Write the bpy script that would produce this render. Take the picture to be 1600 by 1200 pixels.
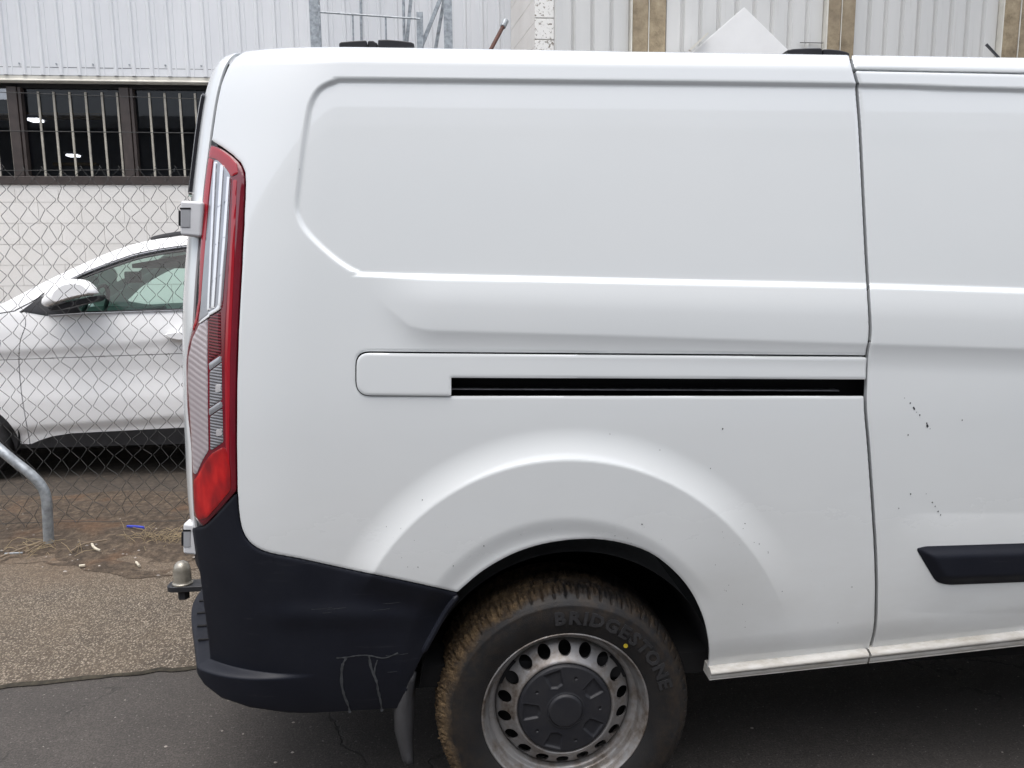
import bpy, bmesh, math, random
import numpy as np
from mathutils import Matrix, Vector

random.seed(7)
rng = np.random.default_rng(7)
for o in list(bpy.data.objects):
    bpy.data.objects.remove(o, do_unlink=True)
SC = bpy.context.scene
COL = SC.collection

# ------------------------------------------------------------------ camera
FPX = 1200.0                       # focal length in pixels of a 1600 px wide frame
PITCH, YAW, ROLL = math.radians(8.5), math.radians(5.0), math.radians(0.5)
CAM = np.array([0.0, 0.0, 1.49])
CF = np.array([math.sin(YAW)*math.cos(PITCH), math.cos(YAW)*math.cos(PITCH), -math.sin(PITCH)])
_r0 = np.array([math.cos(YAW), -math.sin(YAW), 0.0])
_u0 = np.cross(_r0, CF)
CR = _r0*math.cos(ROLL) - _u0*math.sin(ROLL)
CU = _u0*math.cos(ROLL) + _r0*math.sin(ROLL)
cd = bpy.data.cameras.new('camera')
cam = bpy.data.objects.new('camera', cd)
COL.objects.link(cam)
m = Matrix.Identity(4)
for i in range(3):
    m[i][0], m[i][1], m[i][2], m[i][3] = CR[i], CU[i], -CF[i], CAM[i]
cam.matrix_world = m
cd.sensor_fit = 'HORIZONTAL'
cd.sensor_width = 36.0
cd.lens = 36.0*FPX/1600.0
cd.clip_start, cd.clip_end = 0.05, 600.0
SC.camera = cam

# ------------------------------------------------------------------ sky, sun, exposure (overcast day)
SUN_EL, SUN_AZ = math.radians(74), math.radians(205)     # azimuth clockwise from +Y
W = bpy.data.worlds.new('World')
SC.world = W
W.use_nodes = True
nt = W.node_tree
nt.nodes.clear()
sky = nt.nodes.new('ShaderNodeTexSky')
sky.sky_type = 'NISHITA'
sky.sun_disc = False
sky.sun_elevation = SUN_EL
sky.sun_rotation = SUN_AZ
sky.air_density, sky.dust_density, sky.ozone_density = 1.0, 4.0, 1.0
hs = nt.nodes.new('ShaderNodeHueSaturation')
hs.inputs['Saturation'].default_value = 0.42
bg = nt.nodes.new('ShaderNodeBackground')
bg.inputs['Strength'].default_value = 0.15
wo = nt.nodes.new('ShaderNodeOutputWorld')
nt.links.new(sky.outputs[0], hs.inputs['Color'])
nt.links.new(hs.outputs[0], bg.inputs['Color'])
nt.links.new(bg.outputs[0], wo.inputs[0])
sd_ = bpy.data.lights.new('sun', 'SUN')
sd_.energy = 0.8
sd_.angle = math.radians(70)
sd_.color = (1.0, 0.97, 0.94)
sun = bpy.data.objects.new('sun', sd_)
COL.objects.link(sun)
_sd = Vector((math.sin(SUN_AZ)*math.cos(SUN_EL), math.cos(SUN_AZ)*math.cos(SUN_EL), math.sin(SUN_EL)))
sun.rotation_euler = _sd.to_track_quat('Z', 'Y').to_euler()
SC.view_settings.view_transform = 'Standard'
SC.view_settings.look = 'None'
SC.view_settings.gamma = 1.0
SC.view_settings.use_curve_mapping = False
SC.view_settings.exposure = 0.86

# ------------------------------------------------------------------ measuring helpers
def ray(px, py):
    return CF*FPX + CR*(px-800.0) - CU*(py-600.0)
def aty(px, py, Y):
    d = ray(px, py)
    return CAM + d*((Y-CAM[1])/d[1])
def atz(px, py, Z=0.0):
    d = ray(px, py)
    return CAM + d*((Z-CAM[2])/d[2])
def proj(P):
    V = P - CAM
    z = V@CF
    return 800+FPX*(V@CR)/z, 600-FPX*(V@CU)/z
def sstep(a, b, x):
    t = np.clip((np.asarray(x, float)-a)/(b-a), 0, 1)
    return t*t*(3-2*t)
def catmull(pts, n=6, closed=False):
    P = np.array(pts, float)
    N = len(P)
    out = []
    rngk = range(N if closed else N-1)
    for i in rngk:
        if closed:
            p0, p1, p2, p3 = P[(i-1) % N], P[i], P[(i+1) % N], P[(i+2) % N]
        else:
            p1, p2 = P[i], P[i+1]
            p0 = P[i-1] if i > 0 else 2*p1-p2
            p3 = P[i+2] if i+2 < N else 2*p2-p1
        for k in range(n):
            t = k/n
            out.append(0.5*((2*p1)+(-p0+p2)*t+(2*p0-5*p1+4*p2-p3)*t*t+(-p0+3*p1-3*p2+p3)*t**3))
    if not closed:
        out.append(P[-1])
    return np.array(out)
def rounded(poly, r, n=5):
    P = [np.array(p, float) for p in poly]
    out = []
    N = len(P)
    for i in range(N):
        a, b, c = P[i-1], P[i], P[(i+1) % N]
        la, lc = np.linalg.norm(a-b), np.linalg.norm(c-b)
        rr = r[i] if hasattr(r, '__len__') else r
        rr = min(rr, la*0.49, lc*0.49)
        if rr <= 0:
            out.append(b)
            continue
        s, e = b+(a-b)/la*rr, b+(c-b)/lc*rr
        for k in range(n+1):
            t = k/n
            out.append((1-t)**2*s+2*t*(1-t)*b+t*t*e)
    return np.array(out)
def sdpoly(X, Y, poly):
    """signed distance to polygon, positive inside"""
    P = np.asarray(poly, float)
    d2 = np.full(X.shape, 1e18)
    ins = np.zeros(X.shape, bool)
    N = len(P)
    for i in range(N):
        ax, ay = P[i]
        bx, by = P[(i+1) % N]
        ex, ey = bx-ax, by-ay
        L = ex*ex+ey*ey
        if L < 1e-12:
            continue
        wx, wy = X-ax, Y-ay
        t = np.clip((wx*ex+wy*ey)/L, 0, 1)
        d2 = np.minimum(d2, (wx-t*ex)**2+(wy-t*ey)**2)
        if ey != 0:
            c = (ay > Y) != (by > Y)
            ins ^= c & (X < ex*(Y-ay)/ey+ax)
    d = np.sqrt(d2)
    return np.where(ins, d, -d)

# ------------------------------------------------------------------ object helpers
MAT = {}
def new_object(name, me, parent=None):
    o = bpy.data.objects.new(name, me)
    COL.objects.link(o)
    if parent is not None:
        o.parent = parent
        off = parent.location if parent.type == 'EMPTY' else Vector((0, 0, 0))   # meshes sit at the origin
        o.matrix_parent_inverse = Matrix.Translation(-off)
    return o
def tag(o, label=None, cat=None, group=None, kind=None):
    if label: o['label'] = label
    if cat: o['category'] = cat
    if group: o['group'] = group
    if kind: o['kind'] = kind
    return o
def thing(name, label, cat, loc=(0, 0, 0), group=None):
    o = bpy.data.objects.new(name, None)
    COL.objects.link(o)
    o.location = Vector([float(c) for c in loc])
    o.empty_display_size = 0.1
    return tag(o, label, cat, group)
class MB:
    """collects geometry in world coordinates; build() links it as one mesh object"""
    def __init__(s):
        s.v, s.f = [], []
    def add(s, V, Fs):
        b = len(s.v)
        s.v.extend([tuple(float(c) for c in p) for p in V])
        s.f.extend([tuple(b+i for i in f) for f in Fs])
        return s
    def box(s, x0, x1, y0, y1, z0, z1):
        V = [(x, y, z) for z in (z0, z1) for y in (y0, y1) for x in (x0, x1)]
        return s.add(V, [(0, 2, 3, 1), (4, 5, 7, 6), (0, 1, 5, 4), (2, 6, 7, 3), (0, 4, 6, 2), (1, 3, 7, 5)])
    def prism(s, pts, vec):
        n = len(pts)
        P = [np.array(p, float) for p in pts]
        vec = np.array(vec, float)
        V = P+[p+vec for p in P]
        Fs = [tuple(range(n))[::-1], tuple(range(n, 2*n))]
        Fs += [(i, (i+1) % n, n+(i+1) % n, n+i) for i in range(n)]
        return s.add(V, Fs)
    def tube(s, pts, r, n=8, cap=True):
        P = [np.array(p, float) for p in pts]
        N = len(P)
        R = r if hasattr(r, '__len__') else [r]*N
        V, Fs = [], []
        prev = None
        for i in range(N):
            t = P[min(i+1, N-1)]-P[max(i-1, 0)]
            t /= (np.linalg.norm(t)+1e-12)
            if prev is None:
                a = np.array([0, 0, 1.0]) if abs(t[2]) < 0.9 else np.array([1.0, 0, 0])
            else:
                a = prev
            u = a-t*(a@t)
            u /= np.linalg.norm(u)
            prev = u
            w = np.cross(t, u)
            for k in range(n):
                an = 2*math.pi*k/n
                V.append(P[i]+R[i]*(u*math.cos(an)+w*math.sin(an)))
        for i in range(N-1):
            for k in range(n):
                Fs.append((i*n+k, i*n+(k+1) % n, (i+1)*n+(k+1) % n, (i+1)*n+k))
        if cap:
            Fs.append(tuple(range(n))[::-1])
            Fs.append(tuple((N-1)*n+k for k in range(n)))
        return s.add(V, Fs)
    def grid(s, A, flip=False):
        n, k = A.shape[:2]
        Fs = []
        for i in range(n-1):
            for j in range(k-1):
                q = (i*k+j, (i+1)*k+j, (i+1)*k+j+1, i*k+j+1)
                Fs.append(q[::-1] if flip else q)
        return s.add(A.reshape(-1, 3), Fs)
    def build(s, name, mat, parent=None, smooth=False, bevel=0, segs=2, angle=40):
        me = bpy.data.meshes.new(name)
        me.from_pydata(s.v, [], s.f)
        me.validate()
        bm = bmesh.new()
        bm.from_mesh(me)
        bmesh.ops.recalc_face_normals(bm, faces=bm.faces)
        bm.to_mesh(me)
        bm.free()
        o = new_object(name, me, parent)
        if mat: me.materials.append(MAT[mat])
        if smooth or bevel:
            me.polygons.foreach_set('use_smooth', [True]*len(me.polygons))
            me.set_sharp_from_angle(angle=math.radians(angle))
        if bevel:
            b = o.modifiers.new('bevel', 'BEVEL')
            b.width, b.segments, b.limit_method = bevel, segs, 'ANGLE'
            b.angle_limit = math.radians(35)
            b.harden_normals = True
        return o
def clip_mesh(name, P, f, mat, parent=None, flange=0.0, Nrm=None, smooth=True):
    """the part of the surface grid P where f > 0, cut cleanly along f = 0, its edge folded inwards by flange"""
    n, k = f.shape
    inside = f > 0
    if not inside.any():
        return None
    ii = np.where(inside.any(1))[0]
    jj = np.where(inside.any(0))[0]
    i0, i1 = max(ii[0]-1, 0), min(ii[-1]+1, n-1)
    j0, j1 = max(jj[0]-1, 0), min(jj[-1]+1, k-1)
    P, f, inside = P[i0:i1+1, j0:j1+1], f[i0:i1+1, j0:j1+1], inside[i0:i1+1, j0:j1+1]
    if Nrm is not None: Nrm = Nrm[i0:i1+1, j0:j1+1]
    n, k = f.shape
    cnt = inside[:-1, :-1].astype(int)+inside[1:, :-1]+inside[1:, 1:]+inside[:-1, 1:]
    vid = -np.ones((n, k), int)
    used = inside
    vid[used] = np.arange(used.sum())
    V = [tuple(p) for p in P[used]]
    Fs = []
    a, b = np.where(cnt == 4)
    for i, j in zip(a.tolist(), b.tolist()):
        Fs.append((vid[i, j], vid[i+1, j], vid[i+1, j+1], vid[i, j+1]))
    cache, inn = {}, {}
    def cut(p, q):
        key = (p, q) if p < q else (q, p)
        if key in cache:
            return cache[key]
        (pi, pj), (qi, qj) = key
        fa, fb = f[pi, pj], f[qi, qj]
        t = fa/(fa-fb)
        pos = P[pi, pj]*(1-t)+P[qi, qj]*t
        V.append(tuple(pos))
        cache[key] = len(V)-1
        if Nrm is not None:
            inn[len(V)-1] = pos-flange*(Nrm[pi, pj]*(1-t)+Nrm[qi, qj]*t)
        return len(V)-1
    a, b = np.where((cnt > 0) & (cnt < 4))
    segs = []
    for i, j in zip(a.tolist(), b.tolist()):
        c = [(i, j), (i+1, j), (i+1, j+1), (i, j+1)]
        poly, cuts = [], []
        for q in range(4):
            p0, p1 = c[q], c[(q+1) % 4]
            if inside[p0]:
                poly.append(int(vid[p0]))
            if inside[p0] != inside[p1]:
                x = cut(p0, p1)
                poly.append(x)
                cuts.append(x)
        if len(poly) >= 3:
            Fs.append(tuple(poly))
        if len(cuts) == 2:
            segs.append(tuple(cuts))
    if flange and Nrm is not None:
        dup = {}
        def d2(x):
            if x not in dup:
                V.append(V[x])
                V.append(tuple(inn[x]))
                dup[x] = (len(V)-2, len(V)-1)
            return dup[x]
        for x, y in segs:
            a0, a1 = d2(x)
            b0, b1 = d2(y)
            Fs.append((a0, b0, b1, a1))
    me = bpy.data.meshes.new(name)
    me.from_pydata([tuple(float(c) for c in p) for p in V], [], [tuple(int(c) for c in q) for q in Fs])
    me.update()
    if smooth:
        me.polygons.foreach_set('use_smooth', [True]*len(me.polygons))
    if mat: me.materials.append(MAT[mat])
    return new_object(name, me, parent)

# ------------------------------------------------------------------ materials
def srgb(r, g, b):
    f = lambda c: (c/255/12.92) if c/255 <= 0.04045 else ((c/255+0.055)/1.055)**2.4
    return (f(r), f(g), f(b), 1.0)
class NT:
    def __init__(s, name):
        s.m = bpy.data.materials.new(name)
        s.m.use_nodes = True
        s.t = s.m.node_tree
        s.b = s.t.nodes['Principled BSDF']
        s.o = s.t.nodes['Material Output']
        MAT[name] = s.m
        s.co = None
    def n(s, ty, **kw):
        x = s.t.nodes.new(ty)
        for k, v in kw.items():
            if k in x.inputs.keys(): x.inputs[k].default_value = v
            else: setattr(x, k, v)
        return x
    def l(s, a, b):
        s.t.links.new(a, b)
    def coord(s, scale=(1, 1, 1)):
        if s.co is None: s.co = s.n('ShaderNodeNewGeometry')
        mp = s.n('ShaderNodeMapping')
        mp.inputs['Scale'].default_value = scale
        s.l(s.co.outputs['Position'], mp.inputs['Vector'])
        return mp.outputs[0]
    def noise(s, sc, det=4, rough=0.55, scale=(1, 1, 1), out='Fac'):
        x = s.n('ShaderNodeTexNoise')
        x.inputs['Scale'].default_value = sc
        x.inputs['Detail'].default_value = det
        x.inputs['Roughness'].default_value = rough
        s.l(s.coord(scale), x.inputs['Vector'])
        return x.outputs[out]
    def ramp(s, fac, stops):
        r = s.n('ShaderNodeValToRGB')
        el = r.color_ramp.elements
        while len(el) < len(stops): el.new(0.5)
        for e, (p, c) in zip(el, stops):
            e.position = p
            e.color = c if hasattr(c, '__len__') else (c, c, c, 1)
        s.l(fac, r.inputs[0])
        return r.outputs[0]
    def mix(s, fac, a, b):
        x = s.n('ShaderNodeMix', data_type='RGBA')
        for sock, v in ((x.inputs[0], fac), (x.inputs[6], a), (x.inputs[7], b)):
            if hasattr(v, 'is_linked'): s.l(v, sock)
            else: sock.default_value = v
        return x.outputs[2]
    def math(s, op, a, b=0.0):
        x = s.n('ShaderNodeMath', operation=op)
        for sock, v in ((x.inputs[0], a), (x.inputs[1], b)):
            if hasattr(v, 'is_linked'): s.l(v, sock)
            else: sock.default_value = v
        return x.outputs[0]
    def sepz(s, axis=2):
        if s.co is None: s.co = s.n('ShaderNodeNewGeometry')
        x = s.n('ShaderNodeSeparateXYZ')
        s.l(s.co.outputs['Position'], x.inputs[0])
        return x.outputs[axis]
    def maprange(s, v, a, b, c=0.0, d=1.0):
        x = s.n('ShaderNodeMapRange')
        s.l(v, x.inputs[0])
        for i, q in enumerate((a, b, c, d)): x.inputs[1+i].default_value = q
        return x.outputs[0]
    def bump(s, h, strength=0.3, dist=0.01):
        x = s.n('ShaderNodeBump')
        x.inputs['Strength'].default_value = strength
        x.inputs['Distance'].default_value = dist
        s.l(h, x.inputs['Height'])
        s.l(x.outputs[0], s.b.inputs['Normal'])
    def set(s, **kw):
        for k, v in kw.items():
            k = k.replace('_', ' ')
            sock = s.b.inputs[k]
            if hasattr(v, 'is_linked'): s.l(v, sock)
            else: sock.default_value = v
        return s
def plain(name, col, rough=0.5, var=0.15, sc=20, metal=0.0, coat=0.0, bump=0.0, bsc=200):
    t = NT(name)
    c = tuple(col[:3])+(1,)
    lo = tuple(x*(1-var) for x in c[:3])+(1,)
    hi = tuple(min(x*(1+var), 1) for x in c[:3])+(1,)
    t.set(Base_Color=t.ramp(t.noise(sc), [(0.3, lo), (0.7, hi)]), Roughness=rough, Metallic=metal, Coat_Weight=coat)
    if bump: t.bump(t.noise(bsc, 3), bump, 0.002)
    return t

def mk_materials():
    # white van paint with road film towards the sills
    t = NT('van_paint')
    z = t.sepz()
    low = t.math('POWER', t.maprange(z, 1.25, 0.42, 0.0, 1.0), 1.8)
    dirt = t.math('MULTIPLY', low, t.ramp(t.noise(3.0, 6, 0.6, (1, 1, 2.2)), [(0.25, 0.25), (0.75, 1.0)]))
    base = t.mix(t.math('MULTIPLY', dirt, 0.55), t.ramp(t.noise(0.9, 5, 0.6, (1, 1, 1.6)), [(0.3, (0.748, 0.782, 0.795, 1)), (0.7, (0.778, 0.806, 0.815, 1))]), srgb(170, 166, 156))
    speck = t.ramp(t.noise(190, 2, 0.6), [(0.74, 0.0), (0.79, 1.0)])
    speck = t.math('MULTIPLY', speck, t.math('MULTIPLY', t.maprange(z, 1.15, 0.5, 0.02, 0.8), t.ramp(t.noise(5, 3), [(0.45, 0.0), (0.65, 1.0)])))
    base = t.mix(speck, base, srgb(95, 85, 72))
    t.set(Base_Color=base, Roughness=t.math('ADD', 0.22, t.math('MULTIPLY', dirt, 0.35)), Coat_Weight=1.0, Coat_Roughness=0.02, Coat_IOR=1.65)
    t.bump(t.noise(2.3, 2, 0.4), 0.10, 0.02)
    t = NT('sill_paint')
    g = t.ramp(t.noise(14, 6, 0.7, (1, 1, 5)), [(0.40, srgb(188, 187, 183)), (0.65, srgb(164, 160, 152)), (0.85, srgb(118, 108, 94))])
    t.set(Base_Color=g, Roughness=0.5)
    plain('hinge_paint_shade', (0.36, 0.37, 0.39), 0.4, 0.05)  # hinge paint darkened, so the pocket's shade is in its colour
    plain('hinge_paint', (0.70, 0.71, 0.73), 0.35, 0.05)
    t = NT('bumper_plastic')
    scuff = t.ramp(t.noise(30, 5, 0.7, (0.12, 1, 2.5)), [(0.62, 0.0), (0.8, 1.0)])
    scuff = t.math('MULTIPLY', scuff, 0.10)
    c = t.mix(scuff, t.ramp(t.noise(5, 5), [(0.3, (0.0034, 0.0046, 0.0100, 1)), (0.7, (0.0064, 0.0082, 0.0155, 1))]), (0.2, 0.2, 0.21, 1))
    t.set(Base_Color=c, Roughness=t.ramp(t.noise(9, 4), [(0.3, 0.46), (0.7, 0.62)]), Specular_IOR_Level=0.38)
    t.bump(t.noise(900, 2), 0.12, 0.0006)
    plain('black_plastic', (0.012, 0.012, 0.015), 0.42, 0.2, bump=0.05, bsc=600)
    plain('black_gap', (0.006, 0.006, 0.007), 0.8)
    plain('black_liner', (0.005, 0.005, 0.006), 0.9, bump=0.3, bsc=60)
    plain('rubber_flap', (0.045, 0.045, 0.048), 0.6, 0.4, 8, bump=0.2, bsc=40)
    plain('drip', (0.045, 0.049, 0.054), 0.7, 0.3, 60)
    # tail lamp
    for nm, c, r in (('lens_red', (0.36, 0.006, 0.016), 0.06), ('lens_dark_red', (0.16, 0.004, 0.014), 0.08), ('lens_bright_red', (0.42, 0.008, 0.010), 0.12)):
        t = plain(nm, c, r, 0.12, 12, coat=1.0)
    t = NT('lens_bright_red_facets')
    t.set(Base_Color=t.ramp(t.noise(28, 2, 0.5, (1, 1, 0.5)), [(0.35, (0.24, 0.003, 0.007, 1)), (0.6, (0.50, 0.006, 0.008, 1)), (0.75, (0.66, 0.016, 0.014, 1))]), Roughness=0.12, Coat_Weight=1.0)
    def ribbed(nm, a, b, sc, dirv, bumpd):
        t = NT(nm)
        w = t.n('ShaderNodeTexWave', wave_type='BANDS', bands_direction='X')
        w.inputs['Scale'].default_value = sc
        w.inputs['Distortion'].default_value = 0.6
        mp = t.n('ShaderNodeMapping')
        mp.inputs['Rotation'].default_value = dirv
        g = t.n('ShaderNodeNewGeometry')
        t.l(g.outputs['Position'], mp.inputs['Vector'])
        t.l(mp.outputs[0], w.inputs['Vector'])
        big = t.noise(14, 3)
        t.set(Base_Color=t.mix(t.math('MULTIPLY', w.outputs['Fac'], t.ramp(big, [(0.3, 0.55), (0.7, 1.0)])), a, b), Roughness=0.12, Coat_Weight=1.0, Metallic=0.25)
        t.bump(w.outputs['Fac'], 0.35, bumpd)
    ribbed('lens_clear_ribbed', (0.46, 0.40, 0.42, 1), (0.62, 0.57, 0.59, 1), 24, (0, math.radians(62), 0), 0.001)
    ribbed('lens_red_ribbed', (0.06, 0.003, 0.008, 1), (0.22, 0.012, 0.02, 1), 44, (0, math.radians(82), 0), 0.004)
    ribbed('lens_smoke_ribbed', (0.14, 0.14, 0.15, 1), (0.36, 0.36, 0.38, 1), 44, (0, math.radians(85), 0), 0.004)
    plain('lens_silver', (0.38, 0.39, 0.42), 0.18, 0.15, 10, metal=0.5, coat=1.0)
    plain('chrome_bar', (0.88, 0.88, 0.90), 0.12, 0.05, 10, metal=0.6, coat=0.5)
    # wheel
    t = NT('tyre')
    g = t.n('ShaderNodeTexCoord')
    rr = t.n('ShaderNodeVectorMath', operation='LENGTH')
    mp = t.n('ShaderNodeMapping')
    mp.inputs['Scale'].default_value = (1, 0, 1)
    t.l(g.outputs['Object'], mp.inputs['Vector'])
    t.l(mp.outputs[0], rr.inputs[0])
    rad = t.math('ADD', rr.outputs['Value'], t.math('MULTIPLY', t.math('SUBTRACT', t.noise(11, 5, 0.65), 0.5), 0.055))
    sx = t.n('ShaderNodeSeparateXYZ')
    t.l(g.outputs['Object'], sx.inputs[0])
    side = t.maprange(sx.outputs[0], -0.30, 0.16, -0.006, 0.040)       # more clay on the rearward half
    mud = t.math('MULTIPLY', t.maprange(t.math('SUBTRACT', rad, side), 0.304, 0.322, 0.0, 1.0), t.ramp(t.noise(55, 5, 0.7), [(0.3, 0.3), (0.5, 1.0)]))
    film = t.maprange(rad, 0.24, 0.34, 0.05, 0.35)
    rub = t.mix(t.math('MULTIPLY', film, t.ramp(t.noise(30, 5, 0.7), [(0.4, 0.0), (0.8, 1.0)])), t.ramp(t.noise(12, 4), [(0.3, (0.007, 0.007, 0.008, 1)), (0.7, (0.014, 0.014, 0.015, 1))]), srgb(112, 90, 62))
    mcol = t.ramp(t.noise(38, 6, 0.7), [(0.3, srgb(56, 45, 33)), (0.5, srgb(98, 80, 57)), (0.72, srgb(134, 112, 82))])
    t.set(Base_Color=t.mix(mud, rub, mcol), Roughness=t.math('ADD', 0.55, t.math('MULTIPLY', mud, 0.4)))
    t.bump(t.math('ADD', t.math('MULTIPLY', mud, t.noise(120, 5, 0.75)), t.math('MULTIPLY', t.noise(300, 3), 0.12)), 0.8, 0.008)
    plain('tyre_letter', (0.026, 0.026, 0.028), 0.5, 0.3, 30)
    t = NT('rim_silver')
    w = t.ramp(t.noise(16, 6, 0.7), [(0.45, (0.31, 0.305, 0.305, 1)), (0.56, (0.24, 0.22, 0.205, 1)), (0.68, (0.12, 0.095, 0.075, 1))])
    t.set(Base_Color=w, Metallic=0.55, Roughness=t.ramp(t.noise(20, 4), [(0.3, 0.34), (0.7, 0.52)]))
    t = NT('hub_plastic')
    t.set(Base_Color=t.ramp(t.noise(18, 6, 0.7), [(0.35, (0.012, 0.013, 0.018, 1)), (0.7, (0.022, 0.022, 0.025, 1)), (0.85, (0.07, 0.06, 0.05, 1))]), Roughness=0.55)
    plain('rail_metal', (0.30, 0.30, 0.32), 0.35, 0.3, 40, metal=0.6)
    plain('yellow_dot', (0.55, 0.42, 0.03), 0.5)
    plain('tow_ball', (0.30, 0.28, 0.235), 0.24, 0.35, 25, metal=0.25, coat=0.7)
    plain('tow_bar', (0.025, 0.026, 0.03), 0.45, 0.3)
    # SUV
    t = plain('suv_paint', (0.90, 0.905, 0.91), 0.34, 0.02, 3, coat=0.2)
    plain('suv_cladding', (0.022, 0.023, 0.026), 0.5, 0.2)
    plain('suv_interior', (0.03, 0.032, 0.034), 0.7, 0.2)
    plain('suv_trim', (0.7, 0.7, 0.72), 0.15, 0.05, metal=0.9)
    def glass(nm, tint, f0, rough=0.02):
        t = NT(nm)
        tr = t.n('ShaderNodeBsdfTransparent')
        tr.inputs[0].default_value = tint
        gl = t.n('ShaderNodeBsdfGlossy')
        gl.inputs['Roughness'].default_value = rough
        fr = t.n('ShaderNodeFresnel')
        fr.inputs['IOR'].default_value = f0
        ms = t.n('ShaderNodeMixShader')
        t.l(fr.outputs[0], ms.inputs[0])
        t.l(tr.outputs[0], ms.inputs[1])
        t.l(gl.outputs[0], ms.inputs[2])
        t.l(ms.outputs[0], t.o.inputs['Surface'])
    glass('suv_glass', (0.55, 0.80, 0.72, 1), 1.45)
    glass('window_glass', (0.62, 0.64, 0.68, 1), 1.38)
    plain('van_glass', (0.012, 0.012, 0.016), 0.06, 0.1, coat=1.0)
    # buildings
    t = NT('cladding_blue')
    c = t.ramp(t.noise(1.2, 5, 0.6, (2, 1, 0.35)), [(0.3, (0.62, 0.635, 0.655, 1)), (0.7, (0.70, 0.71, 0.725, 1))])
    st = t.ramp(t.noise(9, 5, 0.7, (3, 1, 0.12)), [(0.58, 0.0), (0.85, 0.22)])
    t.set(Base_Color=t.mix(st, c, srgb(150, 148, 140)), Roughness=0.42)
    t = NT('cladding_cream')
    c = t.ramp(t.noise(1.2, 5, 0.6, (2, 1, 0.35)), [(0.3, (0.53, 0.535, 0.525, 1)), (0.7, (0.62, 0.62, 0.605, 1))])
    st = t.ramp(t.noise(14, 5, 0.7, (3, 1, 0.1)), [(0.58, 0.0), (0.82, 0.5)])
    t.set(Base_Color=t.mix(st, c, srgb(150, 145, 132)), Roughness=0.6)
    t = NT('painted_block')
    c = t.ramp(t.noise(2.5, 6, 0.65), [(0.3, (0.68, 0.655, 0.62, 1)), (0.7, (0.76, 0.74, 0.71, 1))])
    st = t.ramp(t.noise(7, 6, 0.75, (1, 1, 0.5)), [(0.6, 0.0), (0.85, 0.45)])
    t.set(Base_Color=t.mix(st, c, srgb(160, 148, 130)), Roughness=0.7)
    t.bump(t.noise(60, 4), 0.3, 0.004)
    t = NT('flaking_paint')
    fl = t.ramp(t.noise(42, 6, 0.75), [(0.56, 0.0), (0.60, 1.0)])
    t.set(Base_Color=t.mix(t.math('MULTIPLY', fl, t.maprange(t.sepz(), 2.62, 2.74, 0.05, 1.0)), (0.76, 0.75, 0.72, 1), srgb(120, 112, 100)), Roughness=0.75)
    t.bump(fl, 0.4, 0.004)
    plain('mortar', (0.50, 0.485, 0.455), 0.85, 0.1, 8)
    t = NT('lichen_concrete')
    c = t.ramp(t.noise(7, 7, 0.75), [(0.28, srgb(104, 92, 74)), (0.5, srgb(148, 134, 110)), (0.72, srgb(176, 163, 138))])
    c = t.mix(t.ramp(t.noise(2, 4, 0.6, (1, 1, 0.6)), [(0.4, 0.0), (0.7, 0.55)]), c, srgb(128, 116, 100))
    t.set(Base_Color=c, Roughness=0.9)
    t.bump(t.noise(40, 5, 0.7), 0.5, 0.01)
    plain('opp_wall', (0.34, 0.335, 0.32), 0.9, 0.2, 1.5)
    plain('cream_trim', (0.60, 0.58, 0.52), 0.5, 0.15, 6)
    plain('brown_frame', (0.045, 0.034, 0.030), 0.45, 0.25, 9)
    plain('bar_cream', (0.38, 0.355, 0.30), 0.5, 0.2, 9)
    plain('dark_room', (0.26, 0.28, 0.32), 0.9, 0.4, 1.5)
    plain('timber', (0.36, 0.23, 0.09), 0.7, 0.3, 6)
    plain('white_panel', (0.80, 0.80, 0.79), 0.55, 0.05, 3)
    plain('galvanised', (0.30, 0.325, 0.345), 0.45, 0.35, 28, metal=0.35)
    plain('wire', (0.052, 0.052, 0.05), 0.5, 0.35, 12, metal=0.3)
    plain('rusty_pipe', (0.10, 0.045, 0.035), 0.75, 0.4, 30)
    t = NT('lamp_tube')
    t.set(Base_Color=(0.9, 0.9, 0.9, 1), Emission_Color=(1, 0.98, 0.95, 1), Emission_Strength=3.0)
    # ground
    t = NT('asphalt')
    fine = t.noise(150, 4, 0.8)
    big = t.noise(1.1, 6, 0.65)
    c = t.ramp(big, [(0.3, (0.050, 0.044, 0.040, 1)), (0.5, (0.082, 0.073, 0.066, 1)), (0.72, (0.122, 0.108, 0.097, 1))])
    c = t.mix(t.ramp(fine, [(0.40, 0.75), (0.58, 0.0)]), c, (0.022, 0.020, 0.019, 1))
    c = t.mix(t.ramp(t.noise(38, 5, 0.75), [(0.35, 0.5), (0.6, 0.0)]), c, (0.038, 0.034, 0.031, 1))
    c = t.mix(t.ramp(t.noise(95, 3, 0.6), [(0.63, 0.0), (0.70, 0.75)]), c, (0.22, 0.205, 0.185, 1))
    v = t.n('ShaderNodeTexVoronoi', feature='DISTANCE_TO_EDGE')
    v.inputs['Scale'].default_value = 1.3
    wv = t.n('ShaderNodeVectorMath', operation='ADD')
    t.l(t.coord(), wv.inputs[0])
    nz = t.n('ShaderNodeTexNoise')
    nz.inputs['Scale'].default_value = 5.0
    nz.inputs['Detail'].default_value = 6
    t.l(t.coord(), nz.inputs['Vector'])
    vm = t.n('ShaderNodeVectorMath', operation='SCALE')
    vm.inputs['Scale'].default_value = 0.35
    t.l(nz.outputs['Color'], vm.inputs[0])
    t.l(vm.outputs[0], wv.inputs[1])
    t.l(wv.outputs[0], v.inputs['Vector'])
    crack = t.ramp(v.outputs['Distance'], [(0.0, 1.0), (0.011, 0.0)])
    crack = t.math('MULTIPLY', crack, t.ramp(t.noise(1.7, 3), [(0.47, 0.0), (0.6, 0.9)]))
    c = t.mix(crack, c, (0.016, 0.015, 0.014, 1))
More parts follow.
